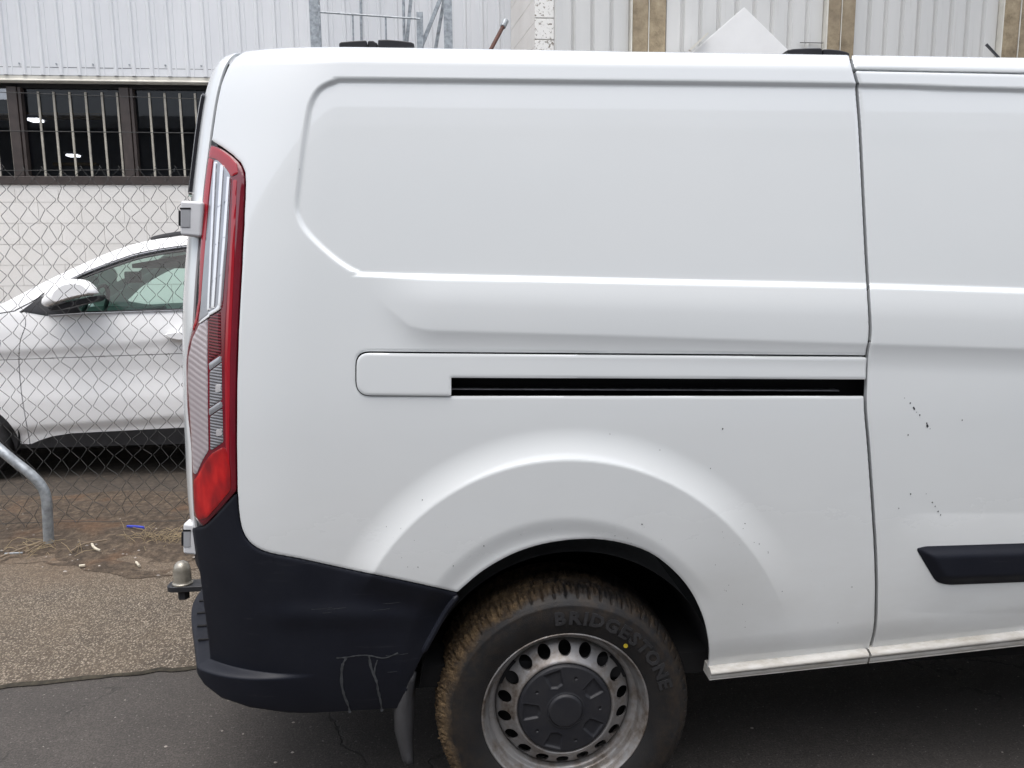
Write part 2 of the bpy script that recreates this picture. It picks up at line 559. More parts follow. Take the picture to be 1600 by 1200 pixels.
    stain = t.ramp(t.noise(4.5, 5, 0.6), [(0.68, 0.0), (0.78, 0.6)])
    c = t.mix(stain, c, (0.028, 0.022, 0.019, 1))
    t.set(Base_Color=c, Roughness=0.85)
    t.bump(t.math('SUBTRACT', fine, t.math('MULTIPLY', crack, 1.5)), 0.55, 0.004)
    t = NT('aggregate_concrete')
    vo = t.n('ShaderNodeTexVoronoi')
    vo.inputs['Scale'].default_value = 145
    t.l(t.coord((1, 0.8, 1)), vo.inputs['Vector'])
    sep = t.n('ShaderNodeSeparateColor')
    t.l(vo.outputs['Color'], sep.inputs[0])
    st = t.ramp(sep.outputs[0], [(0.0, srgb(74, 67, 59)), (0.35, srgb(107, 98, 86)), (0.7, srgb(133, 123, 109)), (1.0, srgb(168, 157, 142))])
    edge = t.ramp(vo.outputs['Distance'], [(0.30, 0.0), (0.62, 0.9)])
    c = t.mix(edge, st, srgb(66, 58, 50))
    c = t.mix(t.ramp(t.noise(1.6, 6, 0.65), [(0.35, 0.0), (0.75, 0.45)]), c, srgb(112, 98, 80))
    far = t.math('ADD', t.sepz(1), t.math('MULTIPLY', t.noise(2.2, 5), 0.9))
    c = t.mix(t.maprange(far, 4.0, 4.75, 0.0, 0.9), c, t.ramp(t.noise(45, 6, 0.75), [(0.3, srgb(70, 58, 46)), (0.55, srgb(104, 88, 72)), (0.8, srgb(142, 124, 104))]))
    rust = t.ramp(t.noise(2.1, 3, 0.5), [(0.72, 0.0), (0.77, 0.35)])
    c = t.mix(rust, c, srgb(146, 106, 66))
    t.set(Base_Color=c, Roughness=0.9)
    t.bump(t.math('SUBTRACT', 1.0, vo.outputs['Distance']), 0.5, 0.006)
    t = NT('dirt')
    c = t.ramp(t.noise(26, 8, 0.75), [(0.3, srgb(44, 37, 31)), (0.5, srgb(82, 70, 58)), (0.72, srgb(124, 109, 91))])
    c = t.mix(t.ramp(t.noise(3.2, 4), [(0.55, 0.0), (0.72, 0.35)]), c, srgb(128, 92, 62))
    t.set(Base_Color=c, Roughness=0.95)
    t.bump(t.noise(70, 6, 0.75), 0.9, 0.015)
    t = NT('yard_ground')
    c = t.ramp(t.noise(18, 8, 0.75), [(0.3, srgb(46, 41, 36)), (0.55, srgb(76, 68, 60)), (0.8, srgb(106, 95, 84))])
    t.set(Base_Color=c, Roughness=0.95)
    t.bump(t.noise(80, 5, 0.7), 0.6, 0.01)
    plain('moss', (0.035, 0.030, 0.021), 0.95, 0.5, 40, bump=0.8, bsc=90)
    plain('dry_grass', (0.27, 0.21, 0.125), 0.8, 0.35, 30)
    plain('pale_scrap', (0.55, 0.50, 0.40), 0.7, 0.2, 30)
    plain('twig', (0.22, 0.17, 0.12), 0.8, 0.35, 30)
    plain('blue_plastic', (0.03, 0.05, 0.42), 0.35, 0.1)
    plain('chip', (0.03, 0.032, 0.04), 0.7)
    plain('pebble', (0.30, 0.27, 0.24), 0.85, 0.4, 15)
mk_materials()

# ------------------------------------------------------------------ ground
def sheet(name, pts, z, mat, kind='structure', parent=None, sub=0):
    mb = MB()
    mb.add([(p[0], p[1], z) for p in pts], [tuple(range(len(pts)))])
    o = mb.build(name, mat, parent)
    if kind: o['kind'] = kind
    return o
g = sheet('ground', [(-150, -150), (150, -150), (150, 150), (-150, 150)], 0.0, 'asphalt')
# footpath slab of exposed aggregate beyond the asphalt, a rough edge in between
eL, eR = atz(0, 1078), atz(300, 1045)
sl = (eR[1]-eL[1])/(eR[0]-eL[0])
edge = []
for x in np.arange(-9, 6.01, 0.05):
    edge.append((x, eL[1]+sl*(x-eL[0])+0.012*math.sin(x*3.1)+rng.normal(0, 0.006)))
mb = MB()
fy = 5.15
V, Fs = [], []
for x, y in edge:
    V += [(x, y, 0.0), (x, y+0.008, 0.007), (x, fy, 0.018)]
for i in range(len(edge)-1):
    Fs += [(3*i, 3*i+3, 3*i+4, 3*i+1), (3*i+1, 3*i+4, 3*i+5, 3*i+2)]
mb.add(V, Fs)
tag(mb.build('footpath', 'aggregate_concrete'), kind='structure')
mb = MB()
V, Fs = [], []
for x, y in edge:
    w = 0.004+0.008*random.random()
    V += [(x, y-w, 0.004), (x, y-0.001, 0.006+0.003*random.random()), (x, y+0.012*random.random()+0.003, 0.0085)]
for i in range(len(edge)-1):
    Fs += [(3*i, 3*i+3, 3*i+4, 3*i+1), (3*i+1, 3*i+4, 3*i+5, 3*i+2)]
mb.add(V, Fs)
tag(mb.build('moss_seam', 'moss', smooth=True), 'dark mossy seam between asphalt and footpath', 'moss', kind='stuff')
# bare dirt along the fence foot, uneven
nx, ny = 150, 24
xs = np.linspace(-7, 3, nx)
A = np.zeros((nx, ny, 3))
for i, x in enumerate(xs):
    y0 = 3.98+0.16*math.sin(x*1.7+1)+0.08*math.sin(x*5.3)+rng.normal(0, 0.015)
    for j in range(ny):
        t = j/(ny-1)
        A[i, j] = (x, y0+(5.2-y0)*t, 0.012+0.022*math.sin(min(t*1.6, 1)*math.pi/2)+(rng.normal(0, 0.004) if 0 < j < ny-1 else 0)+0.01*math.sin(x*7+j))
    A[i, 0, 2] = 0.014
mb = MB().grid(A)
tag(mb.build('dirt_verge', 'dirt', smooth=True, angle=180), kind='structure')
sheet('yard', [(-40, 5.15), (40, 5.15), (40, 60), (-40, 60)], 0.024, 'yard_ground')

# ------------------------------------------------------------------ the van: one master surface, cut into panels
YC = 2.785                                   # van centre line
_vz = np.array([.28, .33, .38, .43, .48, .55, .65, .80, 1.0, 1.15, 1.25, 1.40, 1.50, 1.70, 1.90, 1.962])
_vy = np.array([1.880, 1.852, 1.832, 1.820, 1.813, 1.807, 1.802, 1.800, 1.800, 1.802, 1.807, 1.817, 1.826, 1.850, 1.878, 1.888])
_zz = np.linspace(.28, 1.962, 400)
_yy = np.interp(_zz, _vz, _vy)
for _ in range(3):
    k_ = np.ones(25)/25
    _yy = np.convolve(np.pad(_yy, 12, mode='reflect', reflect_type='odd'), k_, mode='valid')
VT, RA = 1.962, 0.060                        # where the roof shoulder starts, its radius
LEAN = math.atan2(_yy[-1]-_yy[-20], _zz[-1]-_zz[-20])
def profile(v):
    v = np.asarray(v, float)
    y = np.interp(v, _zz, _yy)
    z = v.copy()
    a = LEAN+np.clip(v-VT, 0, RA*(math.radians(82)-LEAN))/RA      # angle round the shoulder
    up = v > VT
    yc_, zc_ = _yy[-1]+RA*math.cos(LEAN), VT-RA*math.sin(LEAN)
    y = np.where(up, yc_-RA*np.cos(a), y)
    z = np.where(up, zc_+RA*np.sin(a), z)
    ex = np.clip(v-VT-RA*(math.radians(82)-LEAN), 0, None)
    return y+ex*math.cos(math.radians(7)), z+ex*math.sin(math.radians(7))
VTOP = VT+RA*(math.radians(82)-LEAN)
# rear edge of the side (px measured on the photograph, placed on the body's rear corner)
_xe_px = [(378, 80), (366, 88.5), (354, 105), (343.5, 132), (336, 168), (328, 221), (319, 290), (312, 360), (306, 430), (301, 510), (299, 590), (299, 680), (301, 790), (305, 830), (312, 880), (318, 930), (324, 973), (328, 1005), (331, 1040), (334, 1090)]
_xe_v, _xe_x = [], []
for px, py in _xe_px:
    Y = 1.95
    for _ in range(12):
        p = aty(px, py, Y)
        zz = min(p[2], 2.02)
        yy = float(np.interp(min(zz, VT), _zz, _yy)) + (0.0 if zz <= VT else RA*(1-math.cos(math.asin(min((zz-VT)/RA, 1)))))
        Y = yy+0.10
    v = zz if zz <= VT else VT+RA*math.asin(min((zz-VT)/RA, 1))
    _xe_v.append(v)
    _xe_x.append(p[0])
_o = np.argsort(_xe_v)
_xe_v, _xe_x = np.array(_xe_v)[_o], np.array(_xe_x)[_o]
_fv = np.linspace(.28, VTOP, 300)
_fx = np.interp(_fv, _xe_v, _xe_x)
for _ in range(2):
    _fx = np.convolve(np.pad(_fx, 6, mode='reflect', reflect_type='odd'), np.ones(13)/13, mode='valid')
_rear = catmull([(0, .10), (-.030, .127), (-.056, .163), (-.076, .213), (-.090, .29), (-.101, .45), (-.108, .70), (-.110, .99)], 8)
_rs = -np.concatenate([[0], np.cumsum(np.linalg.norm(np.diff(_rear, axis=0), axis=1))])
def plan(s):
    s = np.asarray(s, float)
    dx = np.where(s >= 0, s, np.interp(-s, -_rs, _rear[:, 0]))
    t = np.clip(1-s/.30, 0, 1)
    dy = np.where(s >= 0, .10*t**2.3, np.interp(-s, -_rs, _rear[:, 1]))
    return dx, dy
def surf(s, v):
    y, z = profile(v)
    dx, dy = plan(s)
    k = np.interp(v, [.60, .735, .755, 1.0, 1.4, 2.0], [.22, .25, .52, .62, .80, .85])      # how far the rear bulges behind the corner
    x = np.interp(v, _fv, _fx)+np.where(dx < 0, dx*k, dx)
    drop = -0.012*np.clip(1-(s+0.02)/.26, 0, 1.1)**1.5
    z = z-drop*sstep(1.70, VT+.03, v)
    return np.stack([x, y+dy, z], -1)
def grid_norm(P):
    du = np.gradient(P, axis=0)
    dv = np.gradient(P, axis=1)
    n = np.cross(du, dv)
    n /= np.linalg.norm(n, axis=-1, keepdims=True)+1e-12
    c = np.array([0.6, YC, 1.1])
    flip = (n[..., 1] > 0.2)
    if np.mean(n[..., 1]) > 0: n = -n
    return n

# --- measured lines (pixels of the photograph)
GAP = catmull([(1322, 40), (1326, 74), (1331, 95), (1338, 122), (1341, 133), (1339.5, 141), (1344, 200), (1349, 300), (1354, 400), (1357, 450), (1360, 500), (1359.5, 530), (1355, 556), (1353, 600), (1353, 640), (1358, 700), (1365, 800), (1369, 870), (1370, 930), (1368, 980), (1361, 1010), (1358, 1022), (1356, 1045), (1355, 1080)], 4)
ARCH = catmull([(715, 925), (753, 893), (797, 867.5), (841.6, 851.7), (889, 843.7), (936.7, 842.8), (984, 851.7), (1022, 867.5), (1057, 896), (1082, 927.7), (1100, 967), (1108, 1005), (1109, 1030), (1106, 1048)], 5)
def sill_y(x): return np.interp(x, [1000, 1106, 1360, 1600, 2300], [1059, 1047.5, 1018, 990, 912])
def sill_b(x): return np.interp(x, [1000, 1106, 1360, 1600, 2300], [1074, 1063, 1036, 1009, 934])
LEDGE_X, LEDGE_Y = [540, 570, 900, 1350, 1600, 2400], [424, 430, 437, 446.5, 454, 478]
CREASE_X, CREASE_Y = [640, 670, 940, 1160, 1358, 1600, 2400], [513, 516.5, 524, 531, 537.5, 545, 570]
REC = np.vstack([catmull([(2400, 156), (1600, 140.5), (1341, 133), (900, 127.5), (560, 124.5), (525, 126.5), (500, 138), (486, 160), (479, 190), (472, 240), (466, 290), (463.5, 318), (466, 338), (476, 358), (496, 380), (522, 403), (545, 419), (560, 426), (580, 429.5), (900, 437), (1350, 446.5), (1600, 454), (2400, 478)], 4)])
BULGE = np.array(list(catmull([(566, 436), (575, 452), (632, 503), (650, 512), (672, 516.5)], 5))+[(940, 524), (1160, 531), (1358, 537.5), (1600, 545), (2400, 570), (2400, 480), (1600, 456), (1350, 448.5), (900, 439)])
LIGHT = np.array(list(catmull([(331, 227), (346, 233), (362, 244), (374, 256), (380, 270), (381.5, 290), (379, 350), (375, 430), (370.5, 520), (368, 600), (367.5, 690), (368.5, 766)], 5))
                 + list(catmull([(366, 770), (340, 799), (326, 814), (318, 821), (311, 817)], 4))
                 + list(catmull([(304, 806), (302, 770), (299, 700), (293, 640), (291, 585), (292, 552), (298, 524), (306, 500), (310, 470), (312, 400), (317, 330), (324, 270), (330, 228)], 4)))
def feature_offset(X, Y, S, Vv):
    off = np.zeros(X.shape)
    # shallow stamped panel
    dR = sdpoly(X, Y, REC)
    rec = sstep(-3.0, 4.0, dR)
    off -= 0.0068*rec
    # shoulder bulge with an undercut below
    dB = sdpoly(X, Y, BULGE)
    led = np.interp(X, LEDGE_X, LEDGE_Y)
    cre = np.interp(X, CREASE_X, CREASE_Y)
    tt = np.clip((Y-led)/(cre-led), 0, 1)
    fade = sstep(566, 690, X)
    hh = 0.0035+0.0075*np.sin(0.5*np.pi*np.clip(tt/.55, 0, 1))-.0015*np.clip((tt-.55)/.45, 0, 1)**2
    b = hh*np.clip(1+np.minimum(dB, 0)/44.0, 0, 1)**2.0
    off += b*fade*(1-sstep(-4, 3, dR))
    # wheel-arch flare
    dx, dy = X-890.0, 1075.0-Y
    r = np.hypot(dx, dy)
    ang = np.degrees(np.arctan2(dy, dx))
    q = np.clip((408-r)/52.0, 0, 1)
    fl = np.where(r < 356, 1.0-0.10*np.clip((356-r)/100, 0, 1), 0.98*q**1.9)
    fl *= sstep(8, 56, ang)*(1-sstep(147, 166, ang))
    yb_ = np.interp(X, [375, 402, 470, 560, 714], [822, 858, 875, 894, 928])
    fl *= np.where(X < 716, 1-sstep(-6, 50, Y-yb_), 1.0)
    off += 0.021*fl
    off -= 0.008*sstep(268, 236, r)*sstep(20, 50, ang)
    # roll under towards the sill
    sy = sill_y(X)
    off -= 0.010*np.clip((Y-(sy-46))/46.0, 0, 1.0)**1.6*sstep(1090, 1130, X)
    # swelling around the rub strip on the door
    e = np.hypot((np.clip(1440-X, 0, None))/70.0, (Y-880)/78.0)
    off += 0.005*np.clip(1-e**2, 0, 1)**1.0*sstep(1372, 1480, X)
    # soft ridge on the bumper corner
    off += 0.006*np.exp(-((Y-962)/17.0)**2)*sstep(400, 470, X)*(1-sstep(620, 700, X))*(Y > 880)
    return off
def ledge_offset(S, Vv):
    """rear step that grows out of the bumper's lower half"""
    st = 1-sstep(.494, .506, Vv)
    return st*(0.034*(1-sstep(.0, .30, S))+0.105*sstep(.0, .45, -S))

s_arr = np.concatenate([np.linspace(-1.0, -.30, 16)[:-1], np.linspace(-.30, -.06, 30)[:-1], np.arange(-.06, 2.15, .004), np.linspace(2.16, 4.1, 40)])
v_arr = np.concatenate([np.arange(.388, .484, .004), np.linspace(.485, .515, 16), np.arange(.519, VT, .004), VT+np.linspace(0, 1, 17)*(VTOP-VT), VTOP+np.array([.02, .06])])
SS, VV = np.meshgrid(s_arr, v_arr, indexing='ij')
# rows of the grid follow the slight fall of the swage lines
VV = VV-.0355*(np.clip(SS, 0, 2.2)-.45)*sstep(.85, 1.08, VV)*(1-sstep(1.58, 1.85, VV))
PB = surf(SS, VV)
NB = grid_norm(PB)
PX, PY = proj(PB)
front = SS > -.05
for _ in range(3):
    OFF = np.where(front, feature_offset(PX, PY, SS, VV), 0.0)
    P0 = PB+NB*(OFF+ledge_offset(SS, VV))[..., None]
    PX, PY = proj(P0)
N0 = grid_norm(P0)
BIG = 1e4
def gapx(Y): return np.interp(Y, GAP[:, 1], GAP[:, 0])
dgap = PX-gapx(PY)                                   # >0 in front of the shut line
def panel(name, f, mat, parent, off=0.0, flange=0.014, roll=0.0022, rollw=3.0):
    """one panel of the skin; its rim rolls over by `roll` within `rollw` pixels of the edge"""
    edge_ = np.clip(1-f/rollw, 0, 1)**2*roll
    P = P0+N0*(off-edge_)[..., None] if np.ndim(off) else P0+N0*(off-edge_)[..., None]
    return clip_mesh(name, P, f, mat, parent, flange, N0)

van = thing('van', 'white panel van with black rear bumper parked in the foreground', 'van', (0.3, YC, 0))
# rear quarter
QUART = np.array([(1700, -60), (460, -60), (425, 40), (404, 66)]+[(381.5, 79), (367.5, 88.5), (355.5, 105), (345, 132), (337.5, 168), (330, 219)]
                 + [(347, 229.5), (363.5, 241.5), (376.5, 254), (383, 269), (384, 290), (381.5, 350), (377.5, 430), (373, 520), (370.5, 600), (370, 690), (371, 768)]
                 + list(catmull([(373, 795), (377, 822), (386, 842), (402, 856), (425, 864.5), (470, 873), (560, 892.5), (640, 909), (712, 925)], 4))
                 + [tuple(p) for p in ARCH]+[(1108, 1046), (1358, 1017.5), (1700, 980)])
RAILHOLE = rounded([(555, 548.7), (1400, 555.5), (1400, 619), (700, 619), (555, 619.3)], [22, 0, 0, 3, 24])
COVER = rounded([(557.3, 551.3), (1352.5, 558), (1352.5, 592.5), (705, 590), (705, 618.5), (557.3, 617.6)], [20, 1, 1, 1, 2, 22])
fh = sdpoly(PX, PY, RAILHOLE)
fq = np.minimum(np.minimum(sdpoly(PX, PY, QUART), -dgap-2.6), -fh)
fq = np.where(SS > -.03, fq, -BIG)
panel('rear_quarter_panel', fq, 'van_paint', van, 0.0, .006)
cover = panel('slide_rail_cover', np.where(SS > 0, np.minimum(sdpoly(PX, PY, COVER), -dgap-2.2), -BIG), 'van_paint', van, 0.0055, 0.014)
# sliding door and what lies above and ahead of it
def topgap(x): return np.interp(x, [1300, 1341, 1600, 2400], [107.5, 109, 114.5, 132])
fd = np.minimum(np.minimum(dgap-2.6, PY-topgap(PX)-1.6), sill_y(PX)-1.2-PY)
fd = np.minimum(fd, 2060-PX)
fd = np.where(SS > .5, fd, -BIG)
door = panel('sliding_door', fd, 'van_paint', van)
fr = np.minimum(np.minimum(dgap-2.6, topgap(PX)-1.6-PY), 1e3)
panel('roof_rail', np.where(SS > .5, fr, -BIG), 'van_paint', van)
ff = np.minimum(np.minimum(PX-2066, PY-topgap(PX)-1.6), sill_y(PX)-1.2-PY)
fdoor = panel('front_door', np.where(SS > .5, ff, -BIG), 'van_paint', van)
# sills
def sill_strip(pa, pb):
    rows = []
    for px in np.linspace(pa, pb, 60):
        t, b_ = aty(px, sill_y(px)+.2, 1.806), aty(px, sill_b(px), 1.812)
        h = t[2]-b_[2]
        z = t[2]
        rows.append([(t[0], 1.85, z+.004), (t[0], 1.812, z+.002), (t[0], 1.8035, z-.06*h), (t[0], 1.7995, z-.17*h), (t[0], 1.7992, z-.30*h), (t[0], 1.8025, z-.42*h), (t[0], 1.8055, z-.46*h), (t[0], 1.8045, z-.52*h), (t[0], 1.806, z-.80*h), (t[0], 1.8075, z-.86*h), (t[0], 1.8065, z-.90*h), (t[0], 1.810, z-h), (t[0], 1.86, z-h+.002)])
    A = np.array(rows)
    mb = MB().grid(A)
    mb.add([A[0, j] for j in range(A.shape[1])], [tuple(range(A.shape[1]))])
    mb.build('sill', 'sill_paint', van, smooth=True, angle=50)
sill_strip(1110, 1356.5)
sill_strip(1360, 2300)
# rear bumper
BUMP = np.array([(150, 824.5), (309, 824.5), (319, 823), (328, 815.5), (342, 801), (368, 772)]
                + [(369.5, 772)]+list(catmull([(371.5, 796), (375.5, 823), (385, 843.5), (401, 857.7), (425, 866.3), (470, 874.8), (560, 894.3), (640, 911), (714, 927.5)], 4))
                + [(714, 930), (690, 966), (664, 1016), (652, 1040), (641, 1064), (631, 1094), (626, 1116), (540, 1116), (450, 1113.5), (390, 1105), (346, 1090), (320, 1070), (304, 1046), (297, 1020), (280, 1000), (150, 1000)])
z_b = float(aty(309, 824, 1.96)[2])
fb = np.where(SS > -.03, sdpoly(PX, PY, BUMP), np.minimum((z_b-VV)*600, (VV-.458)*600))
bumper = panel('rear_bumper', fb, 'bumper_plastic', van, 0.002, 0.02)
bumper['label'] = 'black plastic rear bumper with step and dried drips'
# rear door skin round the corner
fl = sdpoly(PX, PY, LIGHT)
frd = np.minimum((-0.0055-SS)*600, (VV-z_b-.004)*600)
frd = np.where(SS > -.075, np.minimum(frd, -fl-1.5), frd)
frd = np.minimum(frd, (VTOP-VV)*600+2)
rdoor = panel('rear_door', frd, 'van_paint', van, 0.0, .005)
gz = (VV > 1.36) & (VV < 1.93)
fg = np.minimum(np.minimum((-.090-SS)*600, (VV-1.68)*600), (1.915-VV)*600)
panel('rear_window', fg, 'van_glass', rdoor, 0.009, 0.012)
# roof and far side close the body
S2 = np.linspace(-1.0, 4.1, 90)
V2 = np.concatenate([np.linspace(.388, VT, 40), VT+np.linspace(0, 1, 8)*(VTOP-VT)])
A2, B2 = np.meshgrid(S2, V2, indexing='ij')
Q = surf(A2, B2)
Q[..., 1] = 2*YC-Q[..., 1]
mb = MB().grid(Q)
mb.build('far_side_panel', 'van_paint', van, smooth=True, angle=60)
sr = np.concatenate([np.linspace(0.02, 1.2, 20), np.linspace(1.3, 4.1, 12)])
e_ = surf(sr, np.full(sr.shape, VTOP+.06))
A = np.zeros((len(sr), 15, 3))
for j in range(15):
    t = j/14
    A[:, j, 0] = e_[:, 0]
    A[:, j, 1] = e_[:, 1]+(2*(YC-e_[:, 1]))*t
    A[:, j, 2] = e_[:, 2]-.001+0.035*math.sin(math.pi*t)
MB().grid(A).build('roof', 'van_paint', van, smooth=True, angle=60)
# dark structure behind the gaps, wheel well, floor
Pin = surf(SS[::6, ::6], VV[::6, ::6])
Nin = grid_norm(Pin)
Pin = Pin-Nin*0.030
pxi, pyi = proj(Pin)
fin = np.minimum(-sdpoly(pxi, pyi, np.vstack([ARCH, [(1104, 1200), (600, 1200)]]))-4, (VTOP-VV[::6, ::6])*500)
fin = np.minimum(fin, -sdpoly(pxi, pyi, np.array([(690, 580), (1400, 584), (1400, 626), (690, 626)])))
fin = np.where(SS[::6, ::6] > -.03, np.minimum(fin, sill_b(pxi)-8-pyi), -BIG)
fin = np.where((pxi < 720) & (pyi > 840), -BIG, fin)
clip_mesh('inner_frame', Pin, fin, 'black_gap', van)
# slide channel: box behind the slot, with the rail lip
a, b = aty(690, 586, 1.83), aty(1372, 624, 1.83)
mb = MB()
za, zb = a[2]+.005, b[2]-.008
xa, xb = a[0], b[0]
mb.add([(xa, 1.818, za), (xb, 1.818, za), (xb, 1.872, za), (xa, 1.872, za), (xa, 1.818, zb), (xb, 1.818, zb), (xb, 1.872, zb), (xa, 1.872, zb)],
       [(0, 1, 2, 3), (4, 5, 6, 7), (2, 3, 7, 6), (0, 3, 7, 4)])
mb.build('slide_channel', 'black_gap', van)
r0, r1, r2 = aty(700, 606.5, 1.842), aty(1310, 609.0, 1.842), aty(1352, 607, 1.842)
mb = MB()
for zz, th in ((0, .0035),):
    mb.prism([(r0[0], 1.836, r0[2]), (r1[0], 1.836, r1[2]), (r1[0], 1.836, r1[2]-th), (r0[0], 1.836, r0[2]-th)], (0, .03, 0))
mb.build('slide_rail', 'rail_metal', van, bevel=.001)
# wheel well
WC = CAM+ray(884, 1113)*(2.02/FPX)                 # wheel centre in the plane of the rim flange
WC[2] = 0.337
mb = MB()
n = 40
ang = np.linspace(3, 177, n)
rw = 0.392
A = np.array([[(WC[0]+.01+rw*math.cos(math.radians(q)), y, WC[2]+.055+rw*math.sin(math.radians(q))) for y in np.linspace(1.835, 2.25, 8)] for q in ang])
mb.grid(A)
mb.add([(WC[0]+.01+rw*math.cos(math.radians(q)), 2.25, WC[2]+.055+rw*math.sin(math.radians(q))) for q in ang], [tuple(range(n))])
mb.build('wheel_well', 'black_liner', van, smooth=True)
MB().box(-.55, 4.0, 1.90, 3.66, .40, .46).build('floor_pan', 'black_liner', van)
MB().box(-.62, -.10, 1.93, 3.6, .43, .52).build('rear_beam', 'black_liner', van)

# tail lamp: each lens zone a piece of the same skin
tail = panel('tail_light', np.where(SS > -.085, fl, -BIG), 'lens_dark_red', van, 0.004, 0.02, 0.004, 5)
tail['label'] = 'tall tail light with red and clear lens zones'
def lens(name, poly, mat, off, r=2, fl_=0.004, roll=0.0012):
    f = np.where(SS > -.085, np.minimum(sdpoly(PX, PY, rounded(poly, r) if r else np.array(poly)), fl-1.5), -BIG)
    return panel(name, f, mat, tail, off, fl_, roll, 2)
lens('lens', [(333, 229), (347, 235), (361, 245), (372, 257), (374, 272), (364, 277), (356, 264), (340, 249), (327, 247)], 'lens_red', .0062)
lens('lens', [(366, 282), (372, 281), (368, 400), (361.5, 560), (360, 700), (361, 752), (356, 752), (354.5, 690), (353, 560), (357, 470), (362, 380)], 'lens_red', .0055)
lens('lens', [(326, 246), (335, 250), (328, 310), (322, 400), (316, 470), (310, 505), (303, 522), (306, 500), (313, 470), (316, 400), (320, 320)], 'lens_red', .0060)
lens('reflector', [(337, 250), (348, 254), (362, 274), (362, 292), (357, 385), (350, 470), (347, 483), (330, 493), (313, 506), (316, 478), (322, 400), (329, 320)], 'lens_silver', .0058, 4)
for q, (xa, ya, xb, yb, w0, w1) in enumerate([(340, 254, 329, 486, 1.6, 1.5), (350.5, 259, 336, 482, 2.3, 2.0), (360.5, 277, 346.5, 478, 1.8, 2.2)]):
    lens('reflector_bar', [(xa-w0, ya), (xa+w0, ya), (xb+w1, yb), (xb-w1, yb)], 'chrome_bar', .0085, 1, .003, .0005)
lens('reflector_bar', [(347, 472), (349, 476), (347, 484), (330, 494), (329, 489), (341, 482)], 'chrome_bar', .0082, 1, .003, .0005)
lens('reflector_bar', [(331, 490), (331, 495), (314, 507), (314, 504)], 'chrome_bar', .0082, 1, .003, .0005)
for xx, yy in ((355, 315), (347, 322), (352, 372), (342, 381), (349, 429), (338, 437)):
    lens('reflector_clip', [(xx-4, yy+2), (xx+3.5, yy-1.5), (xx+3.5, yy+.2), (xx-4, yy+3.6)], 'lens_silver', .0095, 0, .003, .0003)
lens('reverse_lens', [(327, 497), (326.5, 560), (327, 640), (328, 703), (319, 718), (309, 741), (304, 738), (302, 690), (299, 640), (296, 590), (297, 560), (303, 530), (314, 507)], 'lens_clear_ribbed', .0058, 3)
lens('fog_lens', [(329, 495), (346.5, 486), (347.5, 552), (338, 558), (329, 566)], 'lens_red_ribbed', .0058, 2)
lens('divider', [(329, 568), (348, 555), (348.5, 565), (330, 579)], 'lens_silver', .0068, 1)
lens('indicator_lens', [(330, 580.5), (348.5, 566.5), (349, 624), (330, 637)], 'lens_smoke_ribbed', .0055, 1)
lens('divider', [(329, 639), (349, 625.5), (349.5, 636), (330, 649)], 'lens_silver', .0068, 1)
lens('indicator_lens', [(330.5, 650.5), (349.5, 637.5), (351, 690), (331, 704)], 'lens_smoke_ribbed', .0055, 1)
lens('reflector_bar', [(340, 601), (348, 600), (348, 612), (340, 613)], 'chrome_bar', .0072, 1, .002, .0003)
lens('reflector_bar', [(341, 670), (349.5, 669), (349.5, 680), (341, 681)], 'chrome_bar', .0072, 1, .002, .0003)
lens('brake_lens', [(352, 697), (358, 706), (362, 735), (363, 764), (341, 791), (325, 809), (312, 812), (306, 795), (304, 752), (312, 742), (322, 722), (333, 708)], 'lens_bright_red_facets', .0062, 5)

# hinges of the rear door
def pxprism(mb, poly, Y0, Y1):
    P = [aty(x, y, Y0) for x, y in poly]
    mb.prism(P, (0, Y1-Y0, 0))
    return mb
for (x0, x1, y0, y1, Yh, sk) in ((281, 317, 313, 370, 1.915, -3), (285.5, 312, 818, 868, 1.915, 1)):
    h = pxprism(MB(), [(x0, y0), (x1, y0+2), (x1+sk, y1+1), (x0, y1-2)], Yh, Yh+.045).build('hinge', 'hinge_paint', rdoor, bevel=.007, segs=3)
    hw = (x1-x0)
    pxprism(MB(), [(x0+.04*hw, y0+(y1-y0)*.24), (x0+.44*hw, y0+(y1-y0)*.24), (x0+.44*hw, y0+(y1-y0)*.74), (x0+.04*hw, y0+(y1-y0)*.74)], Yh-.0018, Yh+.01).build('hinge_pocket', 'hinge_paint_shade', h, bevel=.001)
    pxprism(MB(), [(x0+.0*hw, y0+(y1-y0)*.20), (x0+.46*hw, y0+(y1-y0)*.20), (x0+.46*hw, y0+(y1-y0)*.25), (x0+.0*hw, y0+(y1-y0)*.25)], Yh-.0022, Yh+.008).build('hinge_slot', 'black_gap', h)
    pxprism(MB(), [(x0-2.2, y0+(y1-y0)*.28), (x0+.5, y0+(y1-y0)*.28), (x0+.5, y0+(y1-y0)*.70), (x0-2.2, y0+(y1-y0)*.70)], Yh+.006, Yh+.035).build('hinge_pin', 'black_plastic', h)

# step pad grooves on the bumper's ledge
for k in range(9):
    yv = 2.02+k*0.085
    s_ = np.interp(yv-1.82, _rear[:, 1], _rs)
    p_in = surf(np.array([s_]), np.array([.52]))[0]
    x_in = p_in[0]-.004
    w = .034+.105*float(sstep(.0, .45, -s_))
    MB().box(x_in-w*.86, x_in-.008, yv, yv+.007, .5025, .5066).build('tread_groove', 'black_gap', bumper)
# rub strip on the sliding door
RUB = rounded([(1431, 857), (1446, 853.5), (1800, 842.5), (2040, 834), (2040, 892), (1800, 901), (1480, 913.5), (1462, 909)], [5, 4, 0, 0, 0, 0, 10, 8])
fr_ = np.where(SS > .5, sdpoly(PX, PY, RUB), -BIG)
ro = 0.003+0.012*sstep(0, 17, fr_)
panel('rub_strip', fr_, 'bumper_plastic', door, ro, .012, .002, 3)
